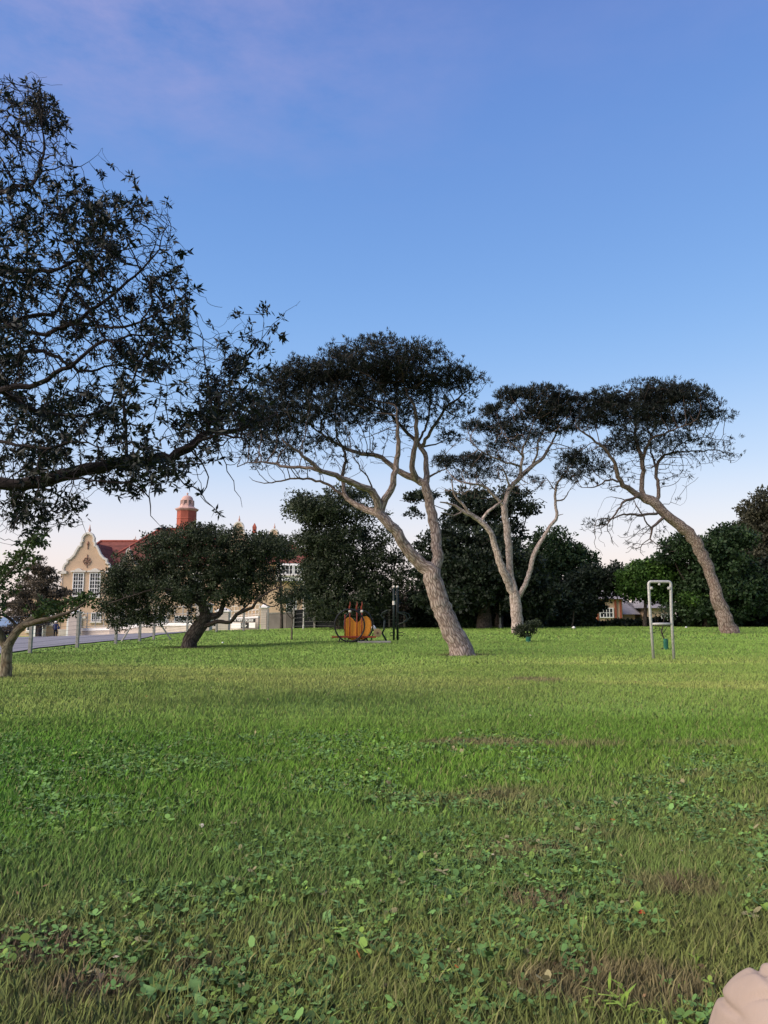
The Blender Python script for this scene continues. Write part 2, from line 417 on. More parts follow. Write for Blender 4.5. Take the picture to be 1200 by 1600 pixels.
t = NT('asphalt'); n = t.noise(.5, 8, None, .7); t.l(t.ramp(n, [(.3, (.15, .148, .165)), (.7, (.20, .198, .22))]), t.b.inputs['Base Color']); t.bump(t.noise(40, 4), .3, .01); M['asphalt'] = t.m
road = link('road', mesh_np(V, [Fr]), M['asphalt'], smooth=True); tag(road, 'grey asphalt road between the wire fence and the college', 'road', kind='structure')

t = NT('sea_water'); t.b.inputs['Base Color'].default_value = (.10, .16, .26, 1); t.b.inputs['Roughness'].default_value = .35
t.bump(t.noise(.3, 6), .5, .5); M['sea'] = t.m
mb = MB(); mb.poly([(-30000, 120, -11), (-60, 120, -11), (-60, 700, -11), (9000, 3300, -11), (20000, 45000, -11), (-30000, 45000, -11)])
sea = mb.build('sea', M['sea']); tag(sea, 'grey blue sea far behind the left fence', 'sea', kind='structure')

# ------------------------------------------------------------------ grass
def grass_zone(n, y0, y1, wid, hgt, seg, extra=1.0, seed=0, pw=1.0):
    g = np.random.default_rng(seed + 1000)
    # sample with density ~ uniform in area over the wedge in view (and a margin)
    yy = np.sqrt(g.random(int(n * 1.0)) * (y1 ** 2 - y0 ** 2) + y0 ** 2)
    if pw != 1.0: yy = y0 + (yy - y0) * g.random(len(yy)) ** pw
    xx = (g.random(len(yy)) * 2 - 1) * (.53 * yy + extra)
    return xx, yy
def inside_lawn(x, y):
    # left boundary: the fence line; far boundary: tree belt
    fx = np.array([P(a[0], a[1], a[2])[:2] for a in rdn])
    lim = np.interp(y, fx[:, 1], fx[:, 0] + .5, left=-60, right=fx[-1, 0])
    ok = (x > lim) & (y < 61 + 1.5 * (vnoise(x, y, 3) - .5))
    return ok
def blades(n, y0, y1, w, h, seg, seed, extra=1.0, patch=True):
    g = np.random.default_rng(seed)
    x, y = grass_zone(n, y0, y1, w, h, seg, extra, seed)
    k = inside_lawn(x, y)
    if patch:
        dens = fbm(x, y, .45)
        k &= g.random(len(x)) < np.clip((dens - .15) * 2.2, .42, 1)
    # bare around the nearest brown spots
    x, y = x[k], y[k]; N = len(x)
    z = HH(x, y)
    c = lawn_albedo(x, y)
    c *= (g.normal(1, .16 if seg == 2 else .10, N).clip(.5, 1.6))[:, None]
    yel = g.random(N) < .11; c[yel] = c[yel] * .3 + np.array([.26, .24, .10]) * .7
    hh = h * g.lognormal(0, .28, N) * (.7 + .6 * fbm(x, y, 1.1)); ww = w * (.7 + .6 * g.random(N))
    az = g.random(N) * 2 * math.pi; ln = hh * (.25 + .6 * g.random(N)); la = .6 + g.normal(0, 1.7, N)
    sx, sy = np.cos(az) * ww / 2, np.sin(az) * ww / 2
    lx, ly = np.cos(la) * ln, np.sin(la) * ln
    b = np.stack([x, y, z - .004], 1)
    s = np.stack([sx, sy, np.zeros(N)], 1)
    if seg == 2:
        m = b + np.stack([lx * .35, ly * .35, hh * .6], 1); tp = b + np.stack([lx, ly, hh], 1)
        V = np.stack([b - s, b + s, m + s * .8, m - s * .8, tp], 1).reshape(-1, 3)
        i = np.arange(N)[:, None] * 5
        return V, [i + np.array([0, 1, 2, 3]), i + np.array([3, 2, 4])], np.repeat(c, 5, 0)
    tp = b + np.stack([lx * .8, ly * .8, hh], 1)
    V = np.stack([b - s, b + s, tp], 1).reshape(-1, 3); i = np.arange(N)[:, None] * 3
    return V, [i + np.array([0, 1, 2])], np.repeat(c, 3, 0)
def join(parts):
    Vs, Fs, Cs, off = [], {}, [], 0
    for V, fs, c in parts:
        Vs.append(V); Cs.append(c)
        for f in fs: Fs.setdefault(f.shape[1], []).append(f + off)
        off += len(V)
    return np.concatenate(Vs), [np.concatenate(v) for v in Fs.values()], np.concatenate(Cs)
gparts = [blades(230000, 1.6, 4.3, .0046, .046, 2, 11, .7), blades(290000, 4.1, 8.5, .0068, .042, 2, 12, 1.0), blades(340000, 8.2, 18, .012, .038, 1, 13, 1.5),
          blades(260000, 17.5, 34, .022, .042, 1, 14, 2), blades(170000, 33, 63, .05, .055, 1, 15, 3)]
V, Fs, C = join(gparts)
grass = link('grass', mesh_np(V, Fs, {'gc': C}), M['grass'])
tag(grass, 'short green lawn grass covering the park', 'grass', kind='stuff')

# clover and low broadleaf weeds in the near lawn
def clover():
    g = np.random.default_rng(21)
    N0 = 52000
    y = 1.6 + g.random(N0) ** 1.0 * 6.0; x = (g.random(N0) * 2 - 1) * (.53 * y + .8)
    dens = fbm(x, y, .7); lim = .44 + .10 * np.clip((y - 4.5) / 3, 0, 1) + .07 * np.clip(x - .8, 0, 1.2)
    k = g.random(N0) < np.clip((dens - lim + .08) * 6, 0, .9); x, y = x[k], y[k]; N = len(x)
    z = HH(x, y); ht = .006 + .036 * g.random(N)
    c = np.array([.090, .175, .046]) * g.normal(1, .30, N).clip(.4, 1.9)[:, None]; yl = g.random(N) < .2; c[yl] *= np.array([1.35, 1.1, .8])
    lt = fbm(x, y, .33) > .62; c[lt] = c[lt] * np.array([1.35, 1.3, 1.1])
    c[g.random(N) < .03] = (.22, .20, .10)
    size = .0078 * g.lognormal(0, .45, N).clip(.4, 2.6) + .003
    az0 = g.random(N) * 6.28
    Vs, Cs = [], []
    for q in range(3):
        az = az0 + q * 2.094 + g.normal(0, .15, N); tilt = g.normal(.15, .35, N)
        ax = np.stack([np.cos(az) * np.cos(tilt), np.sin(az) * np.cos(tilt), np.sin(tilt)], 1)
        sd_ = np.stack([-np.sin(az), np.cos(az), g.normal(0, .25, N)], 1)
        b = np.stack([x, y, z + ht], 1); s = size[:, None]
        pts = [b, b + ax * s * .7 + sd_ * s * .62, b + ax * s * 1.5 + sd_ * s * .5, b + ax * s * 1.75, b + ax * s * 1.5 - sd_ * s * .5, b + ax * s * .7 - sd_ * s * .62]
        Vs.append(np.stack(pts, 1).reshape(-1, 3)); Cs.append(np.repeat(c, 6, 0))
    V = np.concatenate(Vs); C = np.concatenate(Cs); i = np.arange(len(V) // 6)[:, None] * 6
    o = link('clover', mesh_np(V, [i + np.arange(6)], {'gc': C}), grassmat('clover_leaves', .35))
    tag(o, 'low clover and broadleaf ground cover in the near lawn', 'clover', kind='stuff')
    # broad grass-like weeds: rosettes of wide leaves
    spots = [(55,1475,1.0),(540,1445,1.0),(575,1430,.9),(225,1335,.8),(1010,1440,.9),(905,1430,.9),(300,1560,1.1),(480,1580,1),(945,1575,1.1),(660,1390,.8),(760,1480,.8),(180,1430,.8),(410,1500,.9),(1090,1330,.7),(20,1340,.8)]
    for _ in range(120):
        yy_ = 1.9 + 5.5 * g.random() ** 1.3; spots.append((0, 0, .35 + .45 * g.random(), (g.random() * 2 - 1) * (.5 * yy_), yy_))
    Vl, Cl = [], []
    for sp0 in spots:
        s = sp0[2]; gx, gy = G(*sp0[:2]) if len(sp0) == 3 else sp0[3:]
        broad = g.random() < .6; hue = np.array([.13, .235, .055]) * (.75 + .5 * g.random()) * (np.array([1, 1, 1.3]) if broad else np.array([1.3, 1.1, .7]))
        for q in range(22):
            cx_, cy_ = gx + g.normal(0, .05), gy + g.normal(0, .05)
            az = g.random() * 6.28; L = .045 * s * (.7 + .7 * g.random()); Wd = (.013 if broad else .005) * s * (.8 + .6 * g.random()); lift = .5 + .9 * g.random()
            if broad: L *= .75; Wd *= .9
            b = np.array([cx_, cy_, H(cx_, cy_)]); d1 = np.array([math.cos(az) * .5, math.sin(az) * .5, lift]); d2 = np.array([math.cos(az), math.sin(az), lift * .6])
            sv_ = np.array([-math.sin(az), math.cos(az), 0]) * Wd
            m = b + d1 * L * .6; tp = b + d2 * L * 1.2
            hx = [b, b + (m - b) * .55 + sv_ * .8, m + sv_, m + (tp - m) * .55 + sv_ * .65, tp, m + (tp - m) * .55 - sv_ * .65, m - sv_, b + (m - b) * .55 - sv_ * .8]
            Vl += hx
            cc = hue * (.75 + .5 * g.random()); Cl += [cc] * 8
    V = np.array(Vl); i = np.arange(len(V) // 8)[:, None] * 8
    o = link('weeds', mesh_np(V, [i + np.array([0, 1, 2, 6]), i + np.array([0, 6, 7]), i + np.array([2, 3, 5, 6]), i[:, :] + np.array([3, 4, 5])], {'gc': np.array(Cl)}), grassmat('weed_leaves', .5))
    tag(o, 'lighter green broad bladed weeds tufted among the clover', 'weeds', kind='stuff')
clover()
def litter():
    g = np.random.default_rng(9); N = 900
    y = 1.7 + g.random(N) * 14; x = (g.random(N) * 2 - 1) * (.53 * y + .6); z = HH(x, y) + .018 + .02 * g.random(N)
    base = np.array([[.16, .10, .05], [.24, .18, .10], [.10, .06, .035], [.30, .27, .20], [.28, .07, .02]]); c = base[g.choice(5, N, p=[.4, .25, .2, .12, .03])]
    pos = np.stack([x, y, z], 1)
    for k, (px, py, cc) in enumerate([(1010, 1443, (.42, .06, .015)), (1016, 1447, (.35, .05, .015)), (45, 1428, (.5, .48, .42)), (310, 1300, (.42, .40, .34)), (342, 1303, (.42, .40, .34)), (300, 1490, (.45, .42, .38)), (215, 1485, (.4, .4, .36))]):
        gx, gy = G(px, py); pos[k] = (gx, gy, HH(gx, gy) + .035); c[k] = cc
    a = g.random(N) * 6.28; ax = np.stack([np.cos(a), np.sin(a), g.normal(0, .35, N)], 1)
    L = g.uniform(.012, .035, N); L[:7] = .045
    V, Fq, _ = leaf_quads(pos, ax, L, L * .5, np.zeros(N), g)
    o = link('fallen_leaves', mesh_np(V, [Fq], {'gc': np.repeat(c, 4, 0)}), grassmat('dry_leaves', .4)); tag(o, 'scattered dry brown and pale leaves lying in the near lawn', 'fallen leaves', kind='stuff')

# ------------------------------------------------------------------ trees
def wood_mesh(nodes, par, rad, jit=.025, seed=1):
    """one mesh of tapered tubes for a branching skeleton"""
    n = len(nodes); ch = [[] for _ in range(n)]
    for i, p in enumerate(par):
        if p >= 0: ch[p].append(i)
    Vs, Fq, Bk, Tw, off = [], [], [], [], 0
    g = np.random.default_rng(seed)
    stack = [(i, None) for i, p in enumerate(par) if p < 0]
    while stack:
        s, pre = stack.pop()
        chain = [s] if pre is None else [pre, s]
        cur = s
        while ch[cur]:
            kids = sorted(ch[cur], key=lambda q: -rad[q])
            for q in kids[1:]: stack.append((q, cur))
            cur = kids[0]; chain.append(cur)
        pts = nodes[chain]; rs = rad[chain].copy()
        if pre is not None: rs[0] = min(rs[0], rs[1] * 1.25)
        if len(pts) < 2: continue
        rmax = rs.max(); k = 20 if rmax > .25 else 12 if rmax > .12 else 8 if rmax > .04 else 5 if rmax > .015 else 3
        t = np.gradient(pts, axis=0); t /= np.linalg.norm(t, axis=1)[:, None] + 1e-9
        up = np.array([.3, .2, 1.0]) if abs(t[0][2]) < .9 else np.array([1., .2, 0]); L = 0
        rings = []
        ph = g.random() * 6.28
        for i in range(len(pts)):
            a = up - t[i] * up.dot(t[i]); a /= np.linalg.norm(a) + 1e-9; up = a; b = np.cross(t[i], a)
            if i: L += np.linalg.norm(pts[i] - pts[i - 1])
            ang = np.arange(k) * 2 * math.pi / k
            rr = rs[i] * (1 + (jit * g.normal(0, 1, k) + .09 * np.sin(2 * ang + ph + L * 1.3)) * (rmax > .03))
            rings.append(pts[i] + (np.cos(ang) * rr)[:, None] * a + (np.sin(ang) * rr)[:, None] * b)
            if pre is None and rmax > .1: rr = rr * (1 + np.exp(-L / (rmax * .8)) * (.22 + .20 * np.sin(3 * ang + ph) + .14 * np.sin(5 * ang + 2 * ph)))
            Tw.append(np.full(k, rs[i])); Bk.append(np.stack([np.cos(ang) * rs[i], np.sin(ang) * rs[i], np.full(k, L + ph)], 1))
        Vs.append(np.concatenate(rings)); m = len(pts)
        ii = np.arange(m - 1)[:, None] * k + np.arange(k)[None]; jj = np.arange(m - 1)[:, None] * k + (np.arange(k)[None] + 1) % k
        Fq.append((np.stack([ii, jj, jj + k, ii + k], -1) + off).reshape(-1, 4)); off += m * k
    return mesh_np(np.concatenate(Vs), [np.concatenate(Fq)], {'bk': np.concatenate(Bk), 'tw': np.concatenate(Tw)})

def resample(pts, st, wig, g):
    pts = np.array(pts, float); out = [pts[0]]
    P4 = np.vstack([2 * pts[0] - pts[1], pts, 2 * pts[-1] - pts[-2]])
    for i in range(1, len(P4) - 2):
        p0, p1, p2, p3 = P4[i - 1:i + 3]; n = max(1, int(np.linalg.norm(p2[:3] - p1[:3]) / st + .5))
        for k in range(1, n + 1):
            s = k / n
            q = .5 * ((2 * p1) + (-p0 + p2) * s + (2 * p0 - 5 * p1 + 4 * p2 - p3) * s * s + (-p0 + 3 * p1 - 3 * p2 + p3) * s ** 3)
            q[3] = p1[3] * (1 - s) + p2[3] * s
            q[:3] += g.normal(0, wig, 3)
            out.append(q)
    return np.array(out)

def skeleton(limbs, d0, st, wig, g, anchor_z=None):
    """limbs: list of [(px,py,depth offset,radius m), ...]; the first is the trunk, others join the nearest node"""
    nodes, par, rad = [], [], []
    for li, limb in enumerate(limbs):
        w = []
        for (px, py, do, r) in limb:
            p = P(px, py, d0 + do); w.append([*p, r])
        if li == 0 and anchor_z is not None:
            w[0][2] = anchor_z
        if li > 0:
            A = np.array(nodes); q = np.array(w[0][:3]); j = int(np.argmin(((A - q) ** 2 * np.array([1, .35, 1])).sum(1)))
            w[0][:3] = list(A[j])
        rs = resample(w, st, wig, g)
        prev = -1
        start = 0
        if li > 0: prev = j; start = 1
        for k in range(start, len(rs)):
            nodes.append(rs[k][:3]); par.append(prev); rad.append(rs[k][3]); prev = len(nodes) - 1
    return np.array(nodes), list(par), np.array(rad)

def sample_ells(ells, d0, n, g, shell=.55, flat=False):
    w = np.array([e[2] * e[3] * (max(e[4], .45) if flat else e[4]) for e in ells], float); w /= w.sum()
    pick = g.choice(len(ells), n, p=w); s = d0 / F
    out = np.empty((n, 3)); E = np.array([[e[0], e[1], e[2], e[3], (e[5] if len(e) > 5 else 0), (e[6] if len(e) > 6 else -1)] for e in ells], float)
    v = g.normal(0, 1, (n, 3)); v /= np.linalg.norm(v, axis=1)[:, None]; v *= (g.random(n) ** shell)[:, None]
    C = np.array([P(e[0], e[1], d0 + e[4]) for e in E]); 
    dr = np.where(E[:, 5] > 0, E[:, 5], np.maximum(np.maximum(E[:, 2], E[:, 3]) * s * .85, .4))
    out[:, 0] = C[pick, 0] + v[:, 0] * E[pick, 2] * s; out[:, 1] = C[pick, 1] + v[:, 1] * dr[pick]; out[:, 2] = C[pick, 2] + v[:, 2] * E[pick, 3] * s
    return out, pick

def colonize(nodes, par, rad, attr, step, dk, g, iters=70, jit=.25, maxch=3, start_r=None):
    nodes = list(nodes); par = list(par); A = attr.copy(); nch = [0] * len(nodes)
    for p in par:
        if p >= 0: nch[p] += 1
    N = np.array(nodes)
    n0 = len(nodes)
    ok0 = np.ones(n0, bool)
    if start_r is not None: ok0 = np.asarray(rad) < start_r
    idx0 = np.nonzero(ok0)[0]
    best = np.full(len(A), 1e9); bi = np.zeros(len(A), int)
    for s in range(0, len(idx0), 200):
        ii = idx0[s:s+200]; D = ((A[:, None] - N[ii][None]) ** 2).sum(-1); m = D.argmin(1); dm = D[np.arange(len(A)), m]
        u = dm < best; best[u] = dm[u]; bi[u] = ii[m[u]]
    for it in range(iters):
        if len(A) == 0: break
        dirs = {}
        un, inv = np.unique(bi, return_inverse=True)
        acc = np.zeros((len(un), 3)); v = A - N[bi]; v /= np.linalg.norm(v, axis=1)[:, None] + 1e-9
        np.add.at(acc, inv, v)
        acc /= np.linalg.norm(acc, axis=1)[:, None] + 1e-9
        new = []
        for k, u in enumerate(un):
            if nch[u] > maxch: continue
            d = acc[k] + g.normal(0, jit, 3)
            if par[u] >= 0 and nch[u] == 0:
                pd = N[u] - N[par[u]]; pd /= np.linalg.norm(pd) + 1e-9; d = d + pd * .6
            d /= np.linalg.norm(d) + 1e-9
            new.append((N[u] + d * step, u)); nch[u] += 1
        if not new: break
        base = len(nodes)
        NN = np.array([a for a, _ in new])
        for a, u in new: nodes.append(a); par.append(int(u)); nch.append(0)
        N = np.concatenate([N, NN])
        D = ((A[:, None] - NN[None]) ** 2).sum(-1); m = D.argmin(1); dm = D[np.arange(len(A)), m]
        u = dm < best; best[u] = dm[u]; bi[u] = base + m[u]
        keep = best > dk * dk
        A, best, bi = A[keep], best[keep], bi[keep]
    return np.array(nodes), par, n0

def pipe_radii(n, par, fixed, r_tip, p=2.1):
    acc = np.zeros(n); rad = np.zeros(n)
    for i in range(n - 1, -1, -1):
        r = max(r_tip, acc[i] ** (1 / p)) if acc[i] > 0 else r_tip
        if i < len(fixed): r = fixed[i] if fixed[i] > 0 else r
        rad[i] = r
        if par[i] >= 0: acc[par[i]] += r ** p
    # children never thicker than their parent
    for i in range(n):
        if par[i] >= 0: rad[i] = min(rad[i], rad[par[i]])
    return rad

def leaf_quads(pos, ax, L, W, v, g, curl=.0):
    N = len(pos); ax = ax / (np.linalg.norm(ax, axis=1)[:, None] + 1e-9)
    rnd = g.normal(0, 1, (N, 3)); sd_ = np.cross(ax, rnd); sd_ /= np.linalg.norm(sd_, axis=1)[:, None] + 1e-9
    L = np.broadcast_to(L, N)[:, None]; W = np.broadcast_to(W, N)[:, None]
    V = np.stack([pos, pos + ax * L * .45 + sd_ * W / 2, pos + ax * L, pos + ax * L * .45 - sd_ * W / 2], 1).reshape(-1, 3)
    return V, np.arange(N)[:, None] * 4 + np.arange(4), np.repeat(v, 4)

def tips_of(par):
    has = np.zeros(len(par), bool)
    for p in par:
        if p >= 0: has[p] = True
    return np.nonzero(~has)[0]

def pine(name, label, group, base, d0, limbs, ells, n_attr, step, dk, r_tip, bark, leaf, tuft, seed, tufts_per=3, needles=12, extra_wig=.012, bare=0.0, scale=1.0, extra=6000):
    g = np.random.default_rng(seed)
    x0 = P(base[0], base[1], d0)[0]; loc = Vector((x0, d0, H(x0, d0)))
    root = empty(name, loc); tag(root, label, 'tree', group)
    ells = [tuple(e[:2]) + (e[2] * .99, e[3] * .94) + tuple(e[4:]) for e in ells]
    limbs = [[(a, b, c_, r_ * (.90 if li == 0 else .80)) for a, b, c_, r_ in l] for li, l in enumerate(limbs)]
    N, par, rad = skeleton(limbs, d0, step * .9, extra_wig, g, loc.z - .15)
    A, pk = sample_ells(ells, d0, n_attr, g, flat=True)
    nn, pp, n0 = colonize(N, par, rad, A, step, dk, g, start_r=.11 * scale)
    fixed = np.zeros(len(nn)); fixed[:n0] = rad
    r = pipe_radii(len(nn), pp, fixed[:n0], r_tip)
    loc_np = np.array(loc)
    link('trunk', wood_mesh(nn - loc_np, pp, r, seed=seed), bark, root, smooth=True)
    # foliage tufts on the outer twigs
    fine = np.nonzero((r < r_tip * 2.2) & (np.arange(len(nn)) >= n0))[0]
    dens = np.array([e[4] for e in ells]); C = np.array([P(e[0], e[1], d0 + (e[5] if len(e) > 5 else 0)) for e in ells])
    D = (((nn[fine][:, None] - C[None]) * 1.0) ** 2).sum(-1) / (np.array([(max(e[2], e[3]) * d0 / F) for e in ells]) ** 2)[None]
    dn = dens[D.argmin(1)]
    hf = .6 * vnoise(nn[fine][:, 0] + nn[fine][:, 1] * .6, nn[fine][:, 2] * 3.2, tuft * 6.5) + .4 * vnoise(nn[fine][:, 0] - nn[fine][:, 1] * .7, nn[fine][:, 2] * 1.5, tuft * 2.4)
    keep = g.random(len(fine)) < np.clip(dn * (1 - bare), 0, 1) * np.where(hf > .44, 1, .18)
    fine = fine[keep]
    src = np.repeat(fine, tufts_per); n = len(src)
    pd = nn[src] - nn[np.array([pp[i] for i in src])]; pd /= np.linalg.norm(pd, axis=1)[:, None] + 1e-9
    c = nn[src] + g.normal(0, tuft * .55, (n, 3)) * np.array([1, 1, .6]) + np.array([0, 0, tuft * .25])
    # fill the crown with further tufts held close to the twigs
    E_, pk_ = sample_ells(ells, d0, extra, g, .42)
    from mathutils import kdtree
    kd = kdtree.KDTree(len(nn))
    for i_, q_ in enumerate(nn): kd.insert(q_, i_)
    kd.balance()
    near_ = np.array([kd.find(q_)[1] for q_ in E_]); dirn = E_ - nn[near_]; dl = np.linalg.norm(dirn, axis=1)[:, None] + 1e-9
    E_ = E_ + g.normal(0, tuft * .6, E_.shape)
    holes = .6 * vnoise(E_[:, 0] + E_[:, 1] * .6, E_[:, 2] * 3.2, tuft * 6.5) + .4 * vnoise(E_[:, 0] - E_[:, 1] * .7, E_[:, 2] * 1.5, tuft * 2.4)
    ok_ = (holes > .45) & (g.random(len(E_)) < np.clip(np.array([e[4] for e in ells])[pk_] * 1.1 - .06, 0, 1))
    E2 = (nn[near_] + dirn / dl * np.minimum(dl, tuft * 1.6))[ok_]
    c = np.concatenate([c, E2]); pd = np.concatenate([pd, (dirn / dl)[ok_]]); n = len(c)
    cv = np.clip(g.normal(.45, .22, n), 0, 1)
    q = np.repeat(np.arange(n), needles)
    ax = pd[q] * .7 + g.normal(0, .75, (len(q), 3)) + np.array([0, 0, .55])
    V, Fq, vv = leaf_quads(c[q] + g.normal(0, tuft * .12, (len(q), 3)), ax, tuft * (.6 + .6 * g.random(len(q))), tuft * .16, np.clip(cv[q] + g.normal(0, .15, len(q)), 0, 1), g)
    link('crown', mesh_np(V - loc_np, [Fq], {'v': vv}), leaf, root)
    return root, nn, pp, r

T1 = [[(726,1026,0,.42),(716,1006,0,.34),(704,980,0,.30),(694,958,0,.285),(680,920,0,.275),(674,895,0,.27)],
      [(674,895,0,.27),(654,878,0,.235),(635,856,-.1,.22),(621,833,-.2,.205),(604,815,-.3,.195),(594,803,-.3,.185)],
      [(594,803,-.3,.17),(598,790,-.3,.14),(602,780,-.4,.125),(611,765,-.4,.11),(617,742,-.5,.10),(621,717,-.5,.085),(623,696,-.6,.075),(621,671,-.7,.06),(620,640,-.8,.04)],
      [(594,800,-.3,.14),(590,780,-.5,.125),(576,765,-.7,.12),(548,754,-1.0,.11),(520,741,-1.3,.095),(503,737,-1.5,.085),(488,724,-1.7,.07),(467,706,-1.9,.05),(445,690,-2.1,.03)],
      [(594,803,-.3,.14),(572,797,0,.12),(553,787,.3,.105),(540,775,.5,.095),(537,759,.6,.08),(536,738,.8,.065),(541,715,1.0,.05),(530,690,1.1,.035)],
      [(520,741,-1.3,.07),(485,731,-1.2,.06),(453,731,-1.1,.05),(425,724,-1.0,.04),(397,722,-1,.025),(370,728,-1,.015)],
      [(540,775,.5,.05),(500,752,.9,.045),(460,748,1.3,.035),(420,755,1.6,.022),(395,750,1.8,.014)],
      [(677,895,0,.22),(683,878,.1,.20),(683,858,.2,.19),(678,822,.4,.18),(670,781,.5,.17),(664,756,.5,.16)],
      [(664,757,.5,.14),(645,745,.5,.13),(625,738,.6,.115),(607,724,.7,.10),(590,712,.8,.09),(565,708,1.0,.08),(537,699,1.2,.06),(509,682,1.4,.04),(480,660,1.6,.025)],
      [(650,748,.5,.13),(645,735,.3,.12),(644,722,.2,.11),(649,696,0,.09),(651,668,-.2,.075),(648,640,-.3,.055),(639,622,-.4,.035),(630,595,-.4,.02)],
      [(664,757,.5,.15),(667,745,.6,.12),(665,717,.8,.10),(657,699,.9,.095),(653,692,.9,.085),(632,671,1.1,.065),(611,650,1.3,.05),(590,638,1.4,.035),(560,625,1.6,.02)],
      [(657,699,.9,.08),(662,692,.8,.075),(677,668,.6,.065),(695,640,.5,.05),(716,622,.3,.035),(733,608,.2,.02)],
      [(653,692,.9,.05),(668,660,1.3,.045),(672,630,1.6,.035),(668,600,1.8,.02)],
      [(679,740,.5,.04),(672,752,.4,.05)][::-1] + [(700,730,-.6,.015)],
      [(726,1019,0,.17),(738,1026,-.1,.12),(750,1031,-.2,.05)], [(716,1020,0,.15),(705,1027,-.2,.10),(700,1034,-.3,.04)],
      [(588,770,-.4,.04),(577,750,-.8,.03),(560,727,-1.2,.022),(553,714,-1.4,.015)],
      [(695,640,.5,.03),(712,650,.1,.022),(728,655,0,.012)],
      [(660,700,.9,.04),(680,695,1.1,.03),(698,686,1.2,.018)]]
C1 = [(600,572,120,40,1.25),(545,585,90,42,1.15),(660,585,90,34,1.15),(715,595,45,26,.9),(748,598,26,17,.9),(480,590,60,38,1.0),(440,598,40,34,.9),(500,640,80,34,.85),(570,635,80,34,.72),
      (430,650,50,40,.9),(640,635,50,34,.6),(700,640,40,28,.5),(720,630,30,22,.5),(690,668,30,14,.42),(450,695,55,24,.7),(520,685,50,26,.62),(395,660,34,40,.85),(385,715,34,18,.5),(575,690,40,22,.35),(475,670,50,26,.7),(702,684,22,9,.9,1.2,.6),(620,551,60,16,1.1),(560,555,50,14,1.0),(600,670,60,30,.10),(470,720,70,22,.10),(640,690,30,30,.08),(700,660,40,26,.10),(560,720,40,20,.05),(400,720,40,22,.2)]
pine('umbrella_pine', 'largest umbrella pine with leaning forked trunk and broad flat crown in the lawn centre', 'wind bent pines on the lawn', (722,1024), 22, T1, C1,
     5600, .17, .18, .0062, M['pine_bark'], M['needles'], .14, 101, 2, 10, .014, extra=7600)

T2 = [[(810,992,0,.38),(808,975,0,.33),(806,950,0,.32),(804,932,0,.33)],
      [(804,932,0,.28),(795,912,-.2,.25),(784,884,-.4,.235),(775,856,-.5,.22),(767,833,-.7,.21),(753,816,-.8,.18),(736,805,-1,.14),(722,798,-1.2,.11),(705,787,-1.4,.07),(688,785,-1.6,.04)],
      [(736,805,-1,.10),(728,795,-1.2,.09),(720,785,-1.3,.08),(709,770,-1.5,.06),(706,749,-1.7,.04)],
      [(722,798,-1.2,.06),(710,806,-1.5,.05),(690,800,-2,.03)],
      [(753,816,-.8,.12),(760,803,-.8,.11),(770,794,-.8,.10),(782,784,-.4,.08)],
      [(804,930,0,.28),(798,900,0,.25),(796,880,0,.235),(795,850,0,.225),(791,816,0,.22),(787,790,0,.22)],
      [(787,790,0,.13),(772,774,-.3,.10),(756,760,-.5,.08),(740,757,-.8,.06),(722,755,-1,.03)],
      [(787,790,0,.18),(798,763,.2,.17),(812,746,.3,.16),(831,729,.4,.13),(848,715,.5,.11),(862,692,.7,.08),(871,670,.9,.05),(876,650,1,.03)],
      [(812,746,.3,.12),(814,735,.2,.115),(816,715,0,.10),(818,698,0,.08),(829,676,-.1,.06),(834,655,-.2,.03)],
      [(831,729,.4,.08),(839,710,.2,.07),(841,692,0,.06),(850,670,-.2,.04)],
      [(798,763,.2,.09),(793,750,-.2,.07),(788,735,-.5,.06),(778,724,-.7,.04)],
      [(815,730,0,.08),(800,724,-.2,.07),(784,720,-.5,.06),(753,706,-1,.045),(735,690,-1.4,.03),(720,684,-1.7,.02)],
      [(816,715,0,.06),(806,700,-.5,.05),(796,690,-.8,.04),(785,676,-1,.025)],
      [(806,940,0,.24),(812,928,0,.20),(820,913,0,.17),(829,889,.1,.155),(835,864,.1,.15),(848,842,.2,.14),(860,822,.3,.13),(870,806,.4,.12),(867,782,.5,.09),(869,760,.6,.075),(876,748,.7,.06),(884,738,.9,.04)],
      [(868,780,.5,.05),(880,779,.6,.045),(888,770,.7,.03),(894,760,.8,.015)],
      [(870,806,.4,.05),(875,805,.3,.03),(880,803,.2,.015)],
      [(869,765,.6,.05),(858,752,.5,.03),(850,742,.4,.015)]]
C2 = [(801,617,30,13,1.2),(850,620,50,17,1.3),(885,632,32,24,1.2),(845,645,50,20,1.1),(800,645,38,20,1.1),(772,645,26,13,1.2),(742,667,26,9,1.2),(790,672,38,14,.9),(880,660,38,20,1.0),
      (800,704,42,15,.9,.3),(744,718,42,9,1.1),(694,721,22,11,1.1),(730,735,44,13,.55),(829,749,25,10,.35),(905,704,24,18,.8),(893,732,28,16,.7),(765,700,30,12,.4),(830,680,35,15,.7),(720,745,30,10,.45),(790,740,40,16,.35),(765,735,50,14,.5),(800,690,50,12,.6),(860,755,40,10,.2),(880,745,25,10,.4),(770,720,60,24,.08),(810,700,60,30,.08),(730,765,50,20,.05),(860,700,40,26,.08),(800,760,60,18,.05),(880,760,30,16,.1)]
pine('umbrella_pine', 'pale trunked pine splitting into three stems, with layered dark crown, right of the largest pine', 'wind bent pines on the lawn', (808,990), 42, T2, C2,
     4400, .28, .29, .010, M['pale_bark'], M['needles'], .23, 102, 2, 10, .02, scale=1.6, extra=4900)

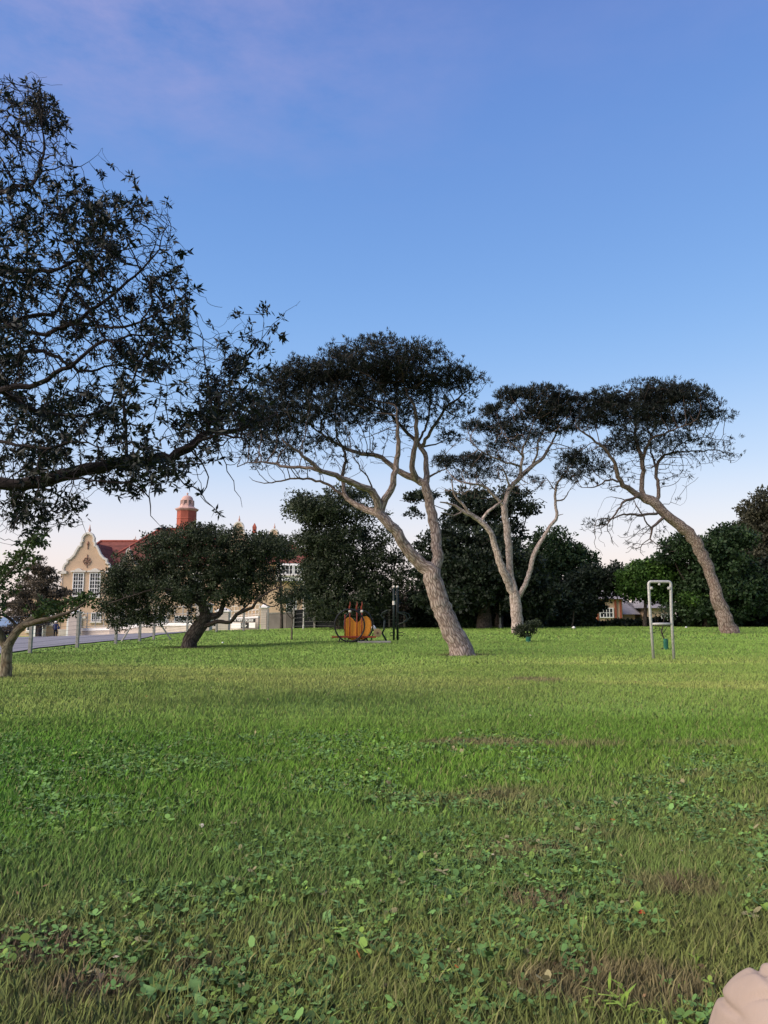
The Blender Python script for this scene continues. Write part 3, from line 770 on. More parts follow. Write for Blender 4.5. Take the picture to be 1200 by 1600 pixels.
T3 = [[(1143,991,0,.50),(1134,970,0,.42),(1127,951,0,.40),(1122,940,0,.41),(1113,905,0,.34),(1098,867,0,.33),(1081,839,0,.34),(1061,821,0,.33),(1038,801,0,.32),(1024,786,0,.31),(1007,778,0,.28)],
      [(1007,778,0,.22),(986,767,-.3,.18),(969,752,-.6,.15),(960,724,-1,.12),(949,706,-1.3,.10),(926,686,-1.7,.07),(903,669,-2,.04)],
      [(1007,778,0,.22),(1002,764,.1,.18),(1005,741,.2,.17),(1001,709,.2,.14),(994,689,.3,.11),(992,655,.4,.07),(990,630,.5,.04)],
      [(1003,725,.2,.11),(1015,689,-.3,.09),(1044,675,-.8,.07),(1072,665,-1.2,.045),(1090,655,-1.5,.03)],
      [(1024,786,0,.16),(1029,775,.2,.14),(1027,752,.4,.13),(1027,726,.6,.11),(1044,709,.9,.08),(1075,706,1.2,.06),(1113,703,1.5,.04),(1147,709,1.8,.018)],
      [(1027,735,.6,.08),(1020,712,1,.07),(1015,685,1.3,.06),(1030,660,1.6,.04),(1045,640,1.9,.025)],
      [(1038,801,0,.10),(1003,804,-.6,.08),(975,804,-1,.06),(955,810,-1.3,.045),(932,813,-1.5,.03),(929,839,-1.5,.02),(932,855,-1.5,.014),(943,868,-1.5,.008)],
      [(1000,776,0,.10),(989,778,-.4,.09),(972,787,-.7,.08),(958,807,-.9,.06),(945,822,-1,.03),(925,828,-1.2,.015)],
      [(1040,804,0,.12),(1028,815,-.4,.10),(1018,827,-.7,.07),(1015,840,-.9,.05),(1025,850,-1,.03),(1040,855,-1,.015)],
      [(1018,827,-.7,.05),(1008,812,-.9,.045),(998,795,-1,.04),(990,782,-.8,.03)],
      [(969,752,-.6,.08),(950,750,-.9,.06),(930,762,-1.2,.04),(905,760,-1.5,.02)],
      [(975,758,-.5,.06),(955,762,-.2,.03),(943,764,0,.01)],
      [(975,772,-.5,.04),(955,776,-.6,.02),(943,778,-.6,.01)],
      [(1044,709,.9,.05),(1070,690,.6,.04),(1105,684,.3,.03),(1140,690,0,.015)],
      [(1030,790,.2,.03),(1048,786,.4,.02),(1062,790,.5,.01)]]
C3 = [(946,630,42,24,1.2),(1009,618,58,25,1.3),(1061,624,55,26,1.25),(1104,640,36,20,1.0),(1130,650,20,11,1.0),(985,650,62,18,1.0),(1040,652,52,18,.9),(1084,660,40,16,.65),(917,655,30,22,1.1),
      (1119,690,42,14,.4),(932,701,40,17,.9),(897,720,32,16,.95),(940,735,36,16,.8),(905,744,32,12,.65),(975,695,36,20,.65),(1035,695,44,22,.5),(1000,675,60,18,.6),(1080,685,50,16,.55),(942,814,20,14,.5),(1000,832,26,13,.22),(1036,847,22,12,.35),(1100,700,45,16,.3),(970,760,30,14,.18),(1140,712,14,14,.3),(925,822,14,16,.3),(1065,745,34,22,.05),(960,735,50,24,.10),(1040,725,60,24,.08),(1110,715,50,18,.12),(980,800,40,20,.05),(1000,850,40,18,.06),(950,835,26,22,.10),(1000,715,40,30,.10)]
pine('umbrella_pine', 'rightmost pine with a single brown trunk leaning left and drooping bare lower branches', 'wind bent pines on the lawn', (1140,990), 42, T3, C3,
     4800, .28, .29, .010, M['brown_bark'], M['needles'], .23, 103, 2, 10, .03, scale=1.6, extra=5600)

litter()
# --- near tree whose limbs reach in from the left
T0 = [[(-330,1160,0,.26),(-320,1000,0,.23),(-300,880,0,.20),(-270,790,0,.18)],
      [(-270,790,0,.13),(-150,770,0,.11),(0,756,-.2,.085),(32,757,-.2,.082),(80,746,-.2,.078),(140,732,-.1,.072),(192,724,0,.066),(240,718,0,.062),(280,708,0,.056),(304,692,.1,.045),(328,676,.1,.038),(368,672,.2,.03),(400,660,.3,.022),(430,648,.4,.014)],
      [(280,708,0,.032),(310,690,-.3,.028),(352,678,-.4,.022),(386,690,-.5,.015)],
      [(192,724,0,.034),(200,692,-.1,.030),(192,660,-.2,.028),(192,628,-.2,.024),(200,608,-.2,.020),(215,580,-.3,.016),(235,540,-.4,.012)],
      [(340,675,.1,.022),(352,640,.2,.019),(362,600,.2,.016),(384,568,.2,.013),(400,540,.2,.010),(416,518,.2,.007),(448,484,.2,.004),(464,476,.2,.003)],
      [(400,540,.2,.006),(392,515,.3,.005),(370,492,.3,.003)], [(410,525,.2,.006),(412,505,.1,.005),(413,480,.1,.003)],
      [(328,676,.1,.020),(330,620,.5,.017),(320,570,.6,.014),(318,530,.7,.010),(305,490,.8,.006)],
      [(260,716,0,.018),(280,748,-.2,.014),(302,760,-.3,.011),(322,782,-.4,.008),(340,798,-.4,.004)],
      [(304,708,0,.016),(328,745,.2,.013),(318,775,.2,.010),(345,802,.2,.004)], [(335,690,.1,.014),(356,735,.3,.011),(368,765,.4,.008),(380,795,.4,.004)],
      [(80,746,-.2,.022),(150,752,-.4,.018),(200,756,-.5,.016),(224,768,-.5,.013),(236,790,-.5,.010),(236,806,-.5,.007),(250,820,-.5,.003)],
      [(20,757,-.2,.026),(30,790,.2,.02),(60,810,.3,.014),(40,850,.4,.006)], [(50,752,-.2,.020),(95,775,0,.014),(120,800,.1,.008),(135,835,.1,.004)],
      [(-300,900,0,.12),(-240,650,.3,.10),(-150,520,.4,.085),(-60,440,.5,.07),(0,425,.5,.055),(62,425,.4,.042),(95,418,.3,.03),(140,395,.3,.02),(185,392,.3,.012)],
      [(-240,650,.3,.09),(-180,440,-.2,.08),(-110,340,-.3,.065),(-40,312,-.4,.05),(0,305,-.4,.042),(25,292,-.4,.038),(52,290,-.4,.034),(60,270,-.4,.028),(70,240,-.4,.022),(67,200,-.4,.016),(62,155,-.4,.008),(60,130,-.4,.003)],
      [(60,268,-.4,.016),(85,262,-.3,.013),(115,262,-.2,.009),(140,250,-.2,.006),(160,237,-.2,.003)],
      [(-60,440,.5,.06),(0,500,.8,.05),(50,492,.9,.045),(90,485,.9,.038),(105,450,.9,.032),(135,417,.8,.026),(155,397,.8,.02),(165,350,.7,.014),(185,310,.6,.007)],
      [(0,500,.8,.045),(60,520,.4,.04),(120,500,.1,.035),(160,470,0,.03),(200,440,-.1,.022),(240,400,-.2,.015),(262,350,-.2,.007)],
      [(120,500,.1,.028),(180,510,-.4,.024),(230,500,-.6,.018),(275,470,-.7,.012),(305,455,-.7,.006)],
      [(-150,770,0,.08),(-60,660,-.6,.065),(0,610,-.8,.055),(60,600,-.9,.045),(110,570,-1,.036),(150,540,-1,.028),(190,530,-1.1,.02),(240,520,-1.1,.012)],
      [(0,610,-.8,.045),(50,640,-.5,.036),(110,650,-.3,.028),(160,640,-.2,.02),(190,600,-.1,.012)],
      [(-240,650,.3,.07),(-100,580,1,.06),(0,560,1.2,.05),(70,550,1.3,.04),(130,580,1.2,.03),(180,570,1.2,.02),(250,600,1.2,.012),(300,600,1.1,.006)],
      [(-110,340,-.3,.04),(-60,240,-.2,.03),(-20,190,-.1,.02),(0,150,0,.01),(10,120,0,.004)],
      [(-60,680,-.6,.04),(0,690,-.9,.032),(60,700,-1.1,.024),(120,690,-1.2,.016),(170,700,-1.3,.008)]]
def near_tree():
    g = np.random.default_rng(55); d0 = 9.5
    x0 = P(-330, 1060, d0)[0]; loc = Vector((x0, d0, H(x0, d0))); root = empty('overhanging_tree', loc)
    tag(root, 'dark broadleaf tree reaching in from the left with tangled twigs and one long low limb', 'tree')
    thin = [T0[0], T0[1]] + [[(a, b, c_, r_ * .72) for a, b, c_, r_ in l] for l in T0[2:]]
    N, par, rad = skeleton(thin, d0, .12, .014, g, loc.z - .1)
    poly = [(-90,90),(15,125),(75,135),(108,190),(112,250),(135,285),(200,300),(262,318),(272,360),(292,420),(312,462),(296,510),(310,560),(345,530),(395,560),(432,590),(425,640),(405,700),(350,715),(300,735),(255,775),(215,775),(165,775),(120,815),(60,835),(0,845),(-90,850)]
    pts = []; n = len(poly)
    while len(pts) < 6400:
        px, py = g.uniform(-90, 440), g.uniform(90, 855); ins = False
        for i in range(n):
            (x1, y1), (x2, y2) = poly[i], poly[(i + 1) % n]
            if (y1 > py) != (y2 > py) and px < (x2 - x1) * (py - y1) / (y2 - y1) + x1: ins = not ins
        if not ins: continue
        if py > 745 and g.random() < .55: continue
        if 100 < px < 290 and 585 < py < 715 and g.random() < .6: continue
        pts.append(P(px, py, d0 + np.clip(g.normal(0, 1.0), -1.7, 1.9)))
    for (px, py, rx, ry, k) in [(380,520,50,35,26),(340,560,40,40,40),(330,640,60,60,160),(370,680,40,40,90),(385,640,40,50,110),(70,170,30,40,30)]:
        for _ in range(k): pts.append(P(px + g.normal(0, rx * .5), py + g.normal(0, ry * .5), d0 + g.normal(.1, .5)))
    for (px, py) in [(10,108),(42,120),(75,118),(106,138),(118,200),(160,237),(175,262),(198,270),(262,310),(298,392),(316,452),(160,265),(462,476),(330,500),(345,480),(366,485),(300,545)]:
        pts += [P(px, py, d0 + g.normal(0, .3))]
    A = np.array(pts)
    nn, pp, n0 = colonize(N, par, rad, A, .07, .085, g, iters=120, jit=.35, start_r=.07)
    fixed = rad
    r = pipe_radii(len(nn), pp, fixed, .0030, 2.2)
    L0 = np.array(loc)
    link('trunk', wood_mesh(nn - L0, pp, r, seed=5), M['near_bark'], root, smooth=True)
    # whorls of long leaves at the twig ends; many twigs stay bare
    tips = tips_of(pp); fine = np.nonzero((r < .0055) & (np.arange(len(nn)) >= n0))[0]
    mask = .65 * vnoise(nn[:, 0] * 1.0 + nn[:, 1] * .5, nn[:, 2], .55) + .35 * vnoise(nn[:, 0] - nn[:, 1] * .5, nn[:, 2] + 3, .2) + .02 * np.clip((-nn[:, 0] - 3.2) / 1.5, 0, 1)
    T = np.concatenate([t for t in (tips[(mask[tips] > .475)], fine[(mask[fine] > .60)][::2]) if len(t)])
    per = 8; src = np.repeat(T, per); q = len(src)
    pd = nn[src] - nn[np.array([pp[i] for i in src])]; pd /= np.linalg.norm(pd, axis=1)[:, None] + 1e-9
    rnd = g.normal(0, 1, (q, 3)); ax = pd * .55 + rnd * .75 + np.array([0, 0, -.05]); 
    pos = nn[src] + pd * g.uniform(-.03, .02, q)[:, None]
    V, Fq, vv = leaf_quads(pos, ax, g.uniform(.060, .120, q), g.uniform(.022, .034, q), np.clip(g.normal(.4, .25, q), 0, 1), g)
    link('crown', mesh_np(V - L0, [Fq], {'v': vv}), M['near_leaf'], root)
    # dense bird-nest like clumps
    cl = [(65,180,.16,300),(58,160,.12,180),(90,200,.1,120),(10,500,.16,260),(205,470,.14,260),(190,540,.15,300),(210,560,.12,200),(160,645,.16,320),(130,620,.14,240),(90,640,.2,350),(60,650,.16,250),(30,560,.2,300),(235,575,.1,150),(60,445,.16,220),(175,400,.1,140),(330,610,.18,330),(345,650,.2,360),(300,660,.15,240),(380,620,.17,300),(400,655,.15,240),(365,585,.14,200),(20,780,.16,200),(60,800,.12,140),(110,790,.12,150),(210,770,.07,60),(30,350,.14,160),(100,340,.12,160),(150,330,.1,120),(240,440,.12,150),(10,620,.2,300),(120,520,.14,180),(372,492,.05,26),(412,484,.06,34),(428,510,.06,26),(398,532,.08,44),(440,494,.04,14),(350,540,.08,50),(415,548,.08,50),(262,318,.05,24),(160,275,.05,20)]
    PP, VV = [], []
    for (px, py, s, k) in cl:
        c = P(px, py, d0 + g.normal(0, .5)); PP.append(np.concatenate([c + g.normal(0, s * .45, 3) + g.normal(0, s * .32, (int(k * .2), 3)) for _ in range(7)])[:int(k * 1.4)]); VV.append(np.clip(g.normal(.3, .2, len(PP[-1])), 0, 1))
    PP = np.concatenate(PP); VV = np.concatenate(VV)
    V, Fq, vv = leaf_quads(PP, g.normal(0, 1, PP.shape), g.uniform(.05, .1, len(PP)), g.uniform(.018, .028, len(PP)), VV, g)
    link('leaf_clumps', mesh_np(V - L0, [Fq], {'v': vv}), M['near_leaf'], root)
near_tree()

# --- generic leafy tree from clumps
def leafy(name, label, cat, d0, limbs, ells, nclump, nleaf, rc, ls, bark, leaf, seed, group=None, base=None, step=.5, natt=160, dk=.6, r_tip=.02, shell=.45, aspect=.6, updir=.2, scl=.08, flat=.75, dv=.0):
    g = np.random.default_rng(seed)
    bx = base if base else limbs[0][0][:2]
    x0 = P(bx[0], bx[1], d0)[0]; loc = Vector((x0, d0, H(x0, d0))); root = empty(name, loc); tag(root, label, cat, group); L0 = np.array(loc)
    N, par, rad = skeleton(limbs, d0, step * .7, step * .03, g, loc.z - .12)
    A, _ = sample_ells(ells, d0, natt, g)
    nn, pp, n0 = colonize(N, par, rad, A, step, dk, g, start_r=scl)
    r = pipe_radii(len(nn), pp, rad, r_tip)
    link('trunk', wood_mesh(nn - L0, pp, r, seed=seed), bark, root, smooth=True)
    C, pk = sample_ells(ells, d0, nclump, g, shell)
    cen = C.mean(0)
    q = np.repeat(np.arange(nclump), nleaf); rr = rc * g.uniform(.6, 1.3, nclump)
    u = g.normal(0, 1, (len(q), 3)); u /= np.linalg.norm(u, axis=1)[:, None]; u *= (g.random(len(q)) ** .5)[:, None]
    off = u * rr[q][:, None] * np.array([1, 1, flat])
    cv = np.clip(g.normal(.42, .2, nclump), 0, 1)
    vv = np.clip(cv[q] + g.normal(0, .16, len(q)), 0, 1)
    ax = g.normal(0, 1, (len(q), 3)) + u * .8 + np.array([0, 0, updir])
    sz = ls * g.uniform(.6, 1.4, len(q))
    V, Fq, v4 = leaf_quads(C[q] + off, ax, sz, sz * aspect, vv, g)
    link('crown', mesh_np(V - L0, [Fq], {'v': v4}), leaf, root)
    return root

leafy('hawthorn_tree', 'low round dark bushy tree with a thick leaning trunk in front of the college', 'tree', 30,
      [[(294,1013,0,.31),(297,1002,0,.27),(304,990,0,.27),(314,975,0,.25),(322,963,0,.23)],
       [(322,963,0,.20),(318,949,0,.17),(314,935,0,.14),(300,910,0,.10),(285,880,-.2,.06)],
       [(322,963,0,.15),(340,962,0,.12),(347,950,.1,.10),(352,930,.2,.07),(360,900,.3,.05)],
       [(314,976,0,.12),(326,976,-.1,.10),(339,971,-.3,.085),(360,972,-.4,.075),(370,960,-.5,.07),(382,954,-.5,.065),(395,949,-.6,.055),(402,938,-.7,.045),(420,925,-.8,.03),(445,915,-.9,.02)],
       [(372,958,-.5,.04),(388,944,-.3,.035),(393,930,-.2,.025)],[(404,938,-.7,.03),(425,948,-.7,.02),(440,940,-.7,.012)],
       [(318,949,0,.10),(290,930,-.5,.07),(250,920,-.8,.05),(210,930,-1,.03),(180,940,-1.2,.02)],
       [(316,940,0,.08),(335,910,.5,.05),(345,870,.7,.03)]],
      [(300,862,80,44,1.1),(235,890,62,44,1.1),(355,872,60,46,1.1),(195,925,42,32,1.0),(205,958,30,16,.9),(172,948,24,24,1.0),(185,905,30,22,1.0),(185,972,18,14,.9),(290,925,100,34,1.1),(375,910,50,40,1.0),(400,870,38,36,.9),(430,858,30,26,.8),(422,905,32,28,.28),(440,935,20,12,.18),(325,832,55,16,1.0),(270,845,50,20,1.0),(240,965,40,14,.9),(300,965,25,10,.3),(440,880,18,16,.3),(388,935,36,16,.3)],
      1900, 44, .24, .085, M['dark_bark'], M['haw_leaf'], 201, step=.25, natt=700, dk=.3, r_tip=.008, scl=.14)

# small tree at the left edge
def small_left():
    leafy('young_tree', 'small grey barked tree with a forked trunk and wide low limb at the left edge', 'tree', 14,
      [[(9,1058,0,.105),(10,1040,0,.095),(10,1022,0,.093),(11,1010,0,.098)],
       [(11,1010,0,.09),(17,1000,0,.082),(27,987,0,.075),(37,977,0,.07),(53,966,0,.06),(75,953,.1,.05),(100,941,.1,.042),(127,932,.2,.03),(142,929,.2,.018),(165,926,.3,.01)],
       [(36,978,0,.05),(50,974,-.2,.045),(67,969,-.3,.04),(93,962,-.4,.03),(117,953,-.5,.02),(135,940,-.5,.01)],
       [(30,984,0,.035),(24,976,.2,.032),(16,967,.3,.028),(0,960,.4,.022),(-20,955,.5,.015)],
       [(11,1010,0,.085),(4,1000,0,.075),(-4,985,-.1,.07),(-20,965,-.2,.06),(-35,940,-.2,.045),(-18,918,-.2,.032),(0,910,-.2,.024),(14,897,-.2,.02),(25,882,-.2,.016),(33,870,-.2,.012),(45,850,-.2,.008),(62,838,-.2,.005)],
       [(52,967,0,.02),(48,950,-.1,.015),(42,935,-.1,.008)]],
      [(15,892,18,20,.9),(38,870,22,18,1.0),(55,848,16,14,1.0),(8,915,12,14,.6),(100,950,30,9,1.1),(130,938,22,10,1.2),(75,938,20,12,.3),(60,952,26,10,.3),(0,958,14,9,.8),(-30,940,40,30,.8),(95,962,24,6,.9),(-40,900,40,40,.8),(60,835,14,8,.7)],
      330, 16, .11, .068, M['grey_bark'], M['small_leaf'], 202, step=.12, natt=260, dk=.14, r_tip=.0035, aspect=.62, updir=-.3, scl=.05)
small_left()

# columnar young conifer in front of the college
leafy('conifer_tree', 'reddish green conifer of tiered boughs beside the left end of the college', 'tree', 72,
      [[(62,990,0,.25),(61,960,0,.20),(60,920,0,.13),(61,885,0,.07),(62,868,0,.03)]],
      [(60,876,7,9,.8),(60,890,22,8,1),(70,893,16,5,1),(45,905,18,6,1),(75,905,24,6,1),(58,915,34,8,1),(85,925,30,6,1.1),(35,928,30,6,1),(60,932,38,9,1),(95,930,18,4,1),(40,945,38,7,1),(78,945,30,7,1),(55,958,34,8,1),(28,958,20,5,.8),(62,972,18,8,.8),(40,968,24,6,.8),(15,945,16,4,.8)],
      420, 36, .42, .30, M['dark_bark'], M['conifer_leaf'], 203, step=.6, natt=150, dk=.6, r_tip=.02, aspect=.3, flat=.4, updir=.1, scl=.3)

# background trees
BG = 'trees at the far edge of the lawn'
def bgt(label, d, base, ells, nclump, nleaf, rc, ls, leaf, seed, tr=.2, bark=None, lean=0, **k):
    px, py = base; top = min(e[1] for e in ells); mid = ells[0]
    limbs = [[(px, py, 0, tr * 1.35), (px + lean * .3, py - (py - mid[1]) * .35, 0, tr), (px + lean * .7, py - (py - mid[1]) * .7, 0, tr * .75), (mid[0], mid[1], 0, tr * .45)]]
    for e in ells[1:6]:
        limbs.append([(px + lean * .6, py - (py - mid[1]) * .6, 0, tr * .5), ((px + e[0]) / 2, (py + e[1]) / 2 - 12, 0, tr * .35), (e[0], e[1], (e[5] if len(e) > 5 else 0), tr * .12)])
    return leafy('background_tree', label, 'tree', d, limbs, ells, nclump, nleaf, rc, ls, bark or M['dark_bark'], leaf, seed, group=BG, step=.7, natt=140, dk=.8, r_tip=.02, scl=tr * 1.2, **k)

bgt('tall dark cypress like tree behind the orange exercise wheel, sky showing through its upper boughs', 58, (530,985),
    [(530,900,62,42,1.1),(490,800,50,22,1.0),(540,775,48,16,.9),(470,785,28,18,.9),(560,800,50,18,.45),(500,850,50,22,.55),(545,945,72,34,1.1),(575,880,42,34,.9),(492,895,24,50,.9),(600,850,28,30,.45),(625,905,38,20,.6),(470,840,14,10,.4),(510,825,40,14,.5),(590,925,45,30,1.0),(486,930,12,34,.8),(612,870,30,16,.5),(520,850,60,30,.9),(560,830,40,24,.7),(505,800,60,26,.9),(500,860,32,30,.9)], 1650, 34, .5, .24, M['haw_leaf'], 301, .22, aspect=.4)
bgt('grey brown open crowned shrubby tree behind the twin exercise posts', 63, (632,985), [(635,945,42,26,1),(665,930,25,22,.9),(605,950,22,18,.9)], 230, 30, .5, .22, M['grey_leaf'], 302, .12)
bgt('very dark tree with a thick brown trunk between the first two pines', 56, (757,984),
    [(760,890,85,52,1.2),(700,845,42,34,.9),(690,900,50,40,1.0),(800,900,60,50,1.1),(745,935,100,26,1.1),(740,850,60,34,.9),(665,880,22,36,.7),(710,940,60,22,.9),(840,930,40,40,1.0)], 1150, 36, .5, .25, M['dark_leaf'], 303, .42, M['dark_bark'])
bgt('dark pine with flat upper boughs seen through the stems of the three stemmed pine', 60, (780,984),
    [(770,792,66,22,1.1),(730,775,36,14,1.0),(725,810,40,20,.9),(800,772,30,12,.8),(825,795,28,10,.7),(780,830,50,24,.9),(655,775,28,10,.8),(650,800,20,10,.3)], 420, 34, .45, .24, M['dark_leaf'], 304, .25, flat=.5)
bgt('rounded olive tree behind the right stem of the three stemmed pine', 66, (872,985),
    [(865,880,60,38,1.1),(860,845,40,22,1.0),(900,870,40,26,1.0),(885,925,75,42,1.1),(840,900,40,40,1.0),(910,940,30,36,.9)], 900, 34, .5, .24, M['mid_leaf'], 305, .25)
bgt('dark spreading tree whose low boughs frame the peach cottage', 62, (925,984),
    [(935,905,44,22,1.1),(905,925,34,32,1.0),(960,895,28,16,.8),(890,955,36,24,.9),(975,915,18,22,.8)], 480, 32, .48, .24, M['dark_leaf'], 306, .16, lean=-6)
bgt('bright green bushy tree behind the steel frame', 60, (1008,984),
    [(1010,905,42,28,1.2),(1045,905,40,26,1.1),(1020,885,36,14,.9),(985,915,20,24,1.0),(1060,925,30,20,1.0),(1030,930,50,14,.6),(1082,934,16,9,1.2,-3)], 640, 32, .46, .25, M['bright_leaf'], 307, .14)
bgt('dark layered tree behind the leaning trunk of the rightmost pine', 58, (1105,984),
    [(1100,860,52,20,1.1),(1060,850,28,16,.9),(1050,870,32,14,.6),(1120,885,60,30,1.1),(1140,925,70,42,1.2),(1090,920,34,34,1.0),(1110,955,70,22,1.1),(1145,840,40,20,1.0)], 1200, 34, .5, .24, M['mid_leaf'], 308, .25)
bgt('tall broad brownish green tree at the right edge', 66, (1205,984),
    [(1205,850,52,46,1.2),(1190,808,38,30,1.0),(1215,790,50,30,1.1),(1160,850,28,26,.9),(1180,900,60,50,1.1),(1230,900,60,60,1.0),(1165,830,24,18,.8)], 1250, 34, .52, .25, M['brown_leaf'], 309, .35)
bgt('dark tree mass hanging over the right end of the lawn', 60, (1215,984), [(1210,935,60,44,1.2),(1175,945,50,38,1.1),(1240,900,50,50,1.0)], 560, 34, .5, .25, M['dark_leaf'], 310, .25)
bgt('small round tree in front of the right wing of the college', 64, (440,985), [(430,852,26,14,.9),(412,842,20,10,.8),(445,868,22,10,.5),(402,866,22,12,.5)], 150, 30, .42, .22, M['haw_leaf'], 311, .1, lean=-4)

# dark undergrowth along the far fence
def undergrowth():
    g = np.random.default_rng(77)
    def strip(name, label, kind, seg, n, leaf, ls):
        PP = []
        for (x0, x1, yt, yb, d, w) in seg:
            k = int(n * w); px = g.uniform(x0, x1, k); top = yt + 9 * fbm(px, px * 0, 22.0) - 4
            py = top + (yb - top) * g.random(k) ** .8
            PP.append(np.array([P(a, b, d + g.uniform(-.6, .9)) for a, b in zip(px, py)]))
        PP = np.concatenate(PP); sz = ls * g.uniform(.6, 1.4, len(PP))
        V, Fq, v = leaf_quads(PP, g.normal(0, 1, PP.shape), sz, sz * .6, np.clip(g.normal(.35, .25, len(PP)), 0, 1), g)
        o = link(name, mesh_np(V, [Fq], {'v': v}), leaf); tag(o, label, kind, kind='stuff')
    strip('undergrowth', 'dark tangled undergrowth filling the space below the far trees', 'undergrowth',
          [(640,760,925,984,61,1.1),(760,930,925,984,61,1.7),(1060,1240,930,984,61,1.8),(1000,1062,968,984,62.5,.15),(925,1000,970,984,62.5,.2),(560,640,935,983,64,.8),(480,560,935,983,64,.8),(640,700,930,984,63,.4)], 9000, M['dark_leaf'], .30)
undergrowth()

def shrub(name, label, px, py, d, rx, ry, n, leaf, ls, seed, group=None, h=None):
    return leafy(name, label, 'shrub', d, [[(px, py + ry, 0, .04), (px, py, 0, .02)]], [(px, py, rx, ry, 1.0)], n, 26, .22, ls, M['dark_bark'], leaf, seed, group=group, step=.25, natt=40, dk=.3, r_tip=.008)
shrub('leafy_bush', 'pale green bush at the foot of the dark trees beside the grey pole', 729, 975, 57, 14, 12, 60, M['mid_leaf'], .2, 401)
shrub('leafy_bush', 'grey green bush left of the young conifer near the sea', 14, 985, 80, 20, 7, 70, M['grey_leaf'], .22, 402)
shrub('leafy_bush', 'tiny bush by the college gate pillar', 500, 975, 63, 16, 10, 50, M['haw_leaf'], .18, 403)

# ------------------------------------------------------------------ plain materials
M['steel'] = simple('galvanised_steel', (.40, .40, .38), .5, .25, 20, .15, .2, .002)
M['black_metal'] = simple('black_painted_metal', (.012, .014, .016), .45, .3, 20)
M['green_metal'] = simple('dark_green_painted_metal', (.010, .018, .016), .45, .3, 20)
M['red_metal'] = simple('red_painted_metal', (.20, .035, .018), .5, .3, 14)
M['orange_board'] = simple('orange_board', (.62, .24, .03), .55, .18, 5, 0, .15, .003)
M['pale_disc'] = simple('pale_wood_disc', (.46, .34, .17), .6, .2, 12)
M['white_plastic'] = simple('white_plastic', (.7, .7, .7), .5, .1, 8)
M['concrete'] = simple('concrete', (.26, .25, .235), .9, .25, 7, 0, .4, .01)
M['concrete_dark'] = simple('weathered_concrete', (.20, .195, .175), .9, .3, 6, 0, .4, .01)
M['wire'] = simple('fence_wire', (.16, .16, .15), .6, .2, 10, .3)
M['peach'] = simple('peach_plaster', (.52, .375, .255), .9, .10, .8, 0, .25, .01)
M['peach_alias'] = M['peach']  # same plaster as peach, no tone of its own
M['white_trim'] = simple('off_white_trim', (.60, .56, .50), .8, .12, 3)
M['white_paint'] = simple('white_paint', (.74, .73, .72), .7, .06, 3)
M['grey_plaster'] = simple('grey_plaster', (.16, .145, .13), .95, .25, 1.5, 0, .3, .01)
M['cream_wall'] = simple('cream_wall', (.50, .44, .385), .9, .12, 2, 0, .3, .01)
M['tower_red'] = simple('terracotta_render', (.30, .085, .058), .9, .25, 1.5, 0, .3, .01)
M['tower_trim'] = simple('pink_stone_trim', (.46, .30, .26), .85, .15, 3)
M['motif'] = simple('carved_stone_motif', (.26, .15, .11), .9, .2, 5)
M['glass'] = simple('window_glass', (.035, .04, .045), .12, .2, 2)
M['shade'] = simple('dark_mesh_screen', (.018, .020, .022), .95, .2, 3)
M['black_sign'] = simple('black_sign_board', (.015, .015, .015), .5, .1, 3)
t = NT('roof_tiles'); tcx = t.n('ShaderNodeTexCoord'); wv = t.n('ShaderNodeTexWave', wave_type='BANDS', bands_direction='Z', wave_profile='SAW'); wv.inputs['Scale'].default_value = .42; wv.inputs['Distortion'].default_value = .3; wv.inputs['Detail'].default_value = 2; t.l(tcx.outputs['Object'], wv.inputs[0])
nz_ = t.noise(1.6, 6); mixr = t.n('ShaderNodeMix', data_type='RGBA', blend_type='MULTIPLY'); mixr.inputs[0].default_value = .8
t.l(t.ramp(nz_, [(.3, (.11, .036, .03)), (.7, (.20, .066, .05))]), mixr.inputs[6]); t.l(t.ramp(wv.outputs[0], [(0, (.35, .33, .33)), (.25, (1, 1, 1)), (1, (.85, .85, .85))]), mixr.inputs[7])
t.l(mixr.outputs[2], t.b.inputs['Base Color']); t.bump(wv.outputs[0], .6, .08); M['roof'] = t.m
M['cottage_roof'] = simple('grey_roof_sheet', (.22, .21, .22), .8, .2, 2)

# ------------------------------------------------------------------ college building
BD = 90.0
def bx_(px, d=BD): return P(px, 950, d)[0]
def bz_(py, px=150, d=BD): return P(px, py, d)[2]
x0 = bx_(135); z0 = bz_(995)
college = empty('college_building', (x0, BD, z0)); tag(college, 'peach college building with curved Dutch gables, red tiled roofs and white windows', 'building')
def X_(px, dd=0): return P(px, 900, BD + dd)[0] - x0
def Z_(py, dd=0): return P(200, py, BD + dd)[2] - z0

def gable_pts(cx, top, sh_y, half, base_y, dd=0, k=1.0):
    """outline of a Dutch gable in photo pixels, half = half width at the shoulders"""
    s = half / 38.0; h = (sh_y - top) / 59.0
    L = [(-37, 59), (-37, 54), (-35.5, 50), (-33, 47.5), (-31, 46), (-31, 42), (-26, 39.5), (-21, 34), (-17, 26), (-14, 20.5), (-11, 20), (-11, 15), (-9, 13), (-9, 7), (-6.5, 2.8), (-3, .6), (0, 0)]
    P1 = [(X_(cx + a * s, dd), Z_(top + b * h, dd)) for a, b in L]
    P2 = [(X_(cx - a * s, dd), Z_(top + b * h, dd)) for a, b in L[:-1]][::-1]
    return [(X_(cx - half, dd), Z_(base_y, dd))] + P1 + P2 + [(X_(cx + half, dd), Z_(base_y, dd))]
def finial(mb, x, y, z, s):
    mb.lathe([(.22*s,0),(.26*s,.12*s),(.12*s,.22*s),(.2*s,.45*s),(.24*s,.6*s),(.14*s,.8*s),(.1*s,1.0*s),(.05*s,1.35*s),(.01*s,1.5*s)], (x, y, z), 8)
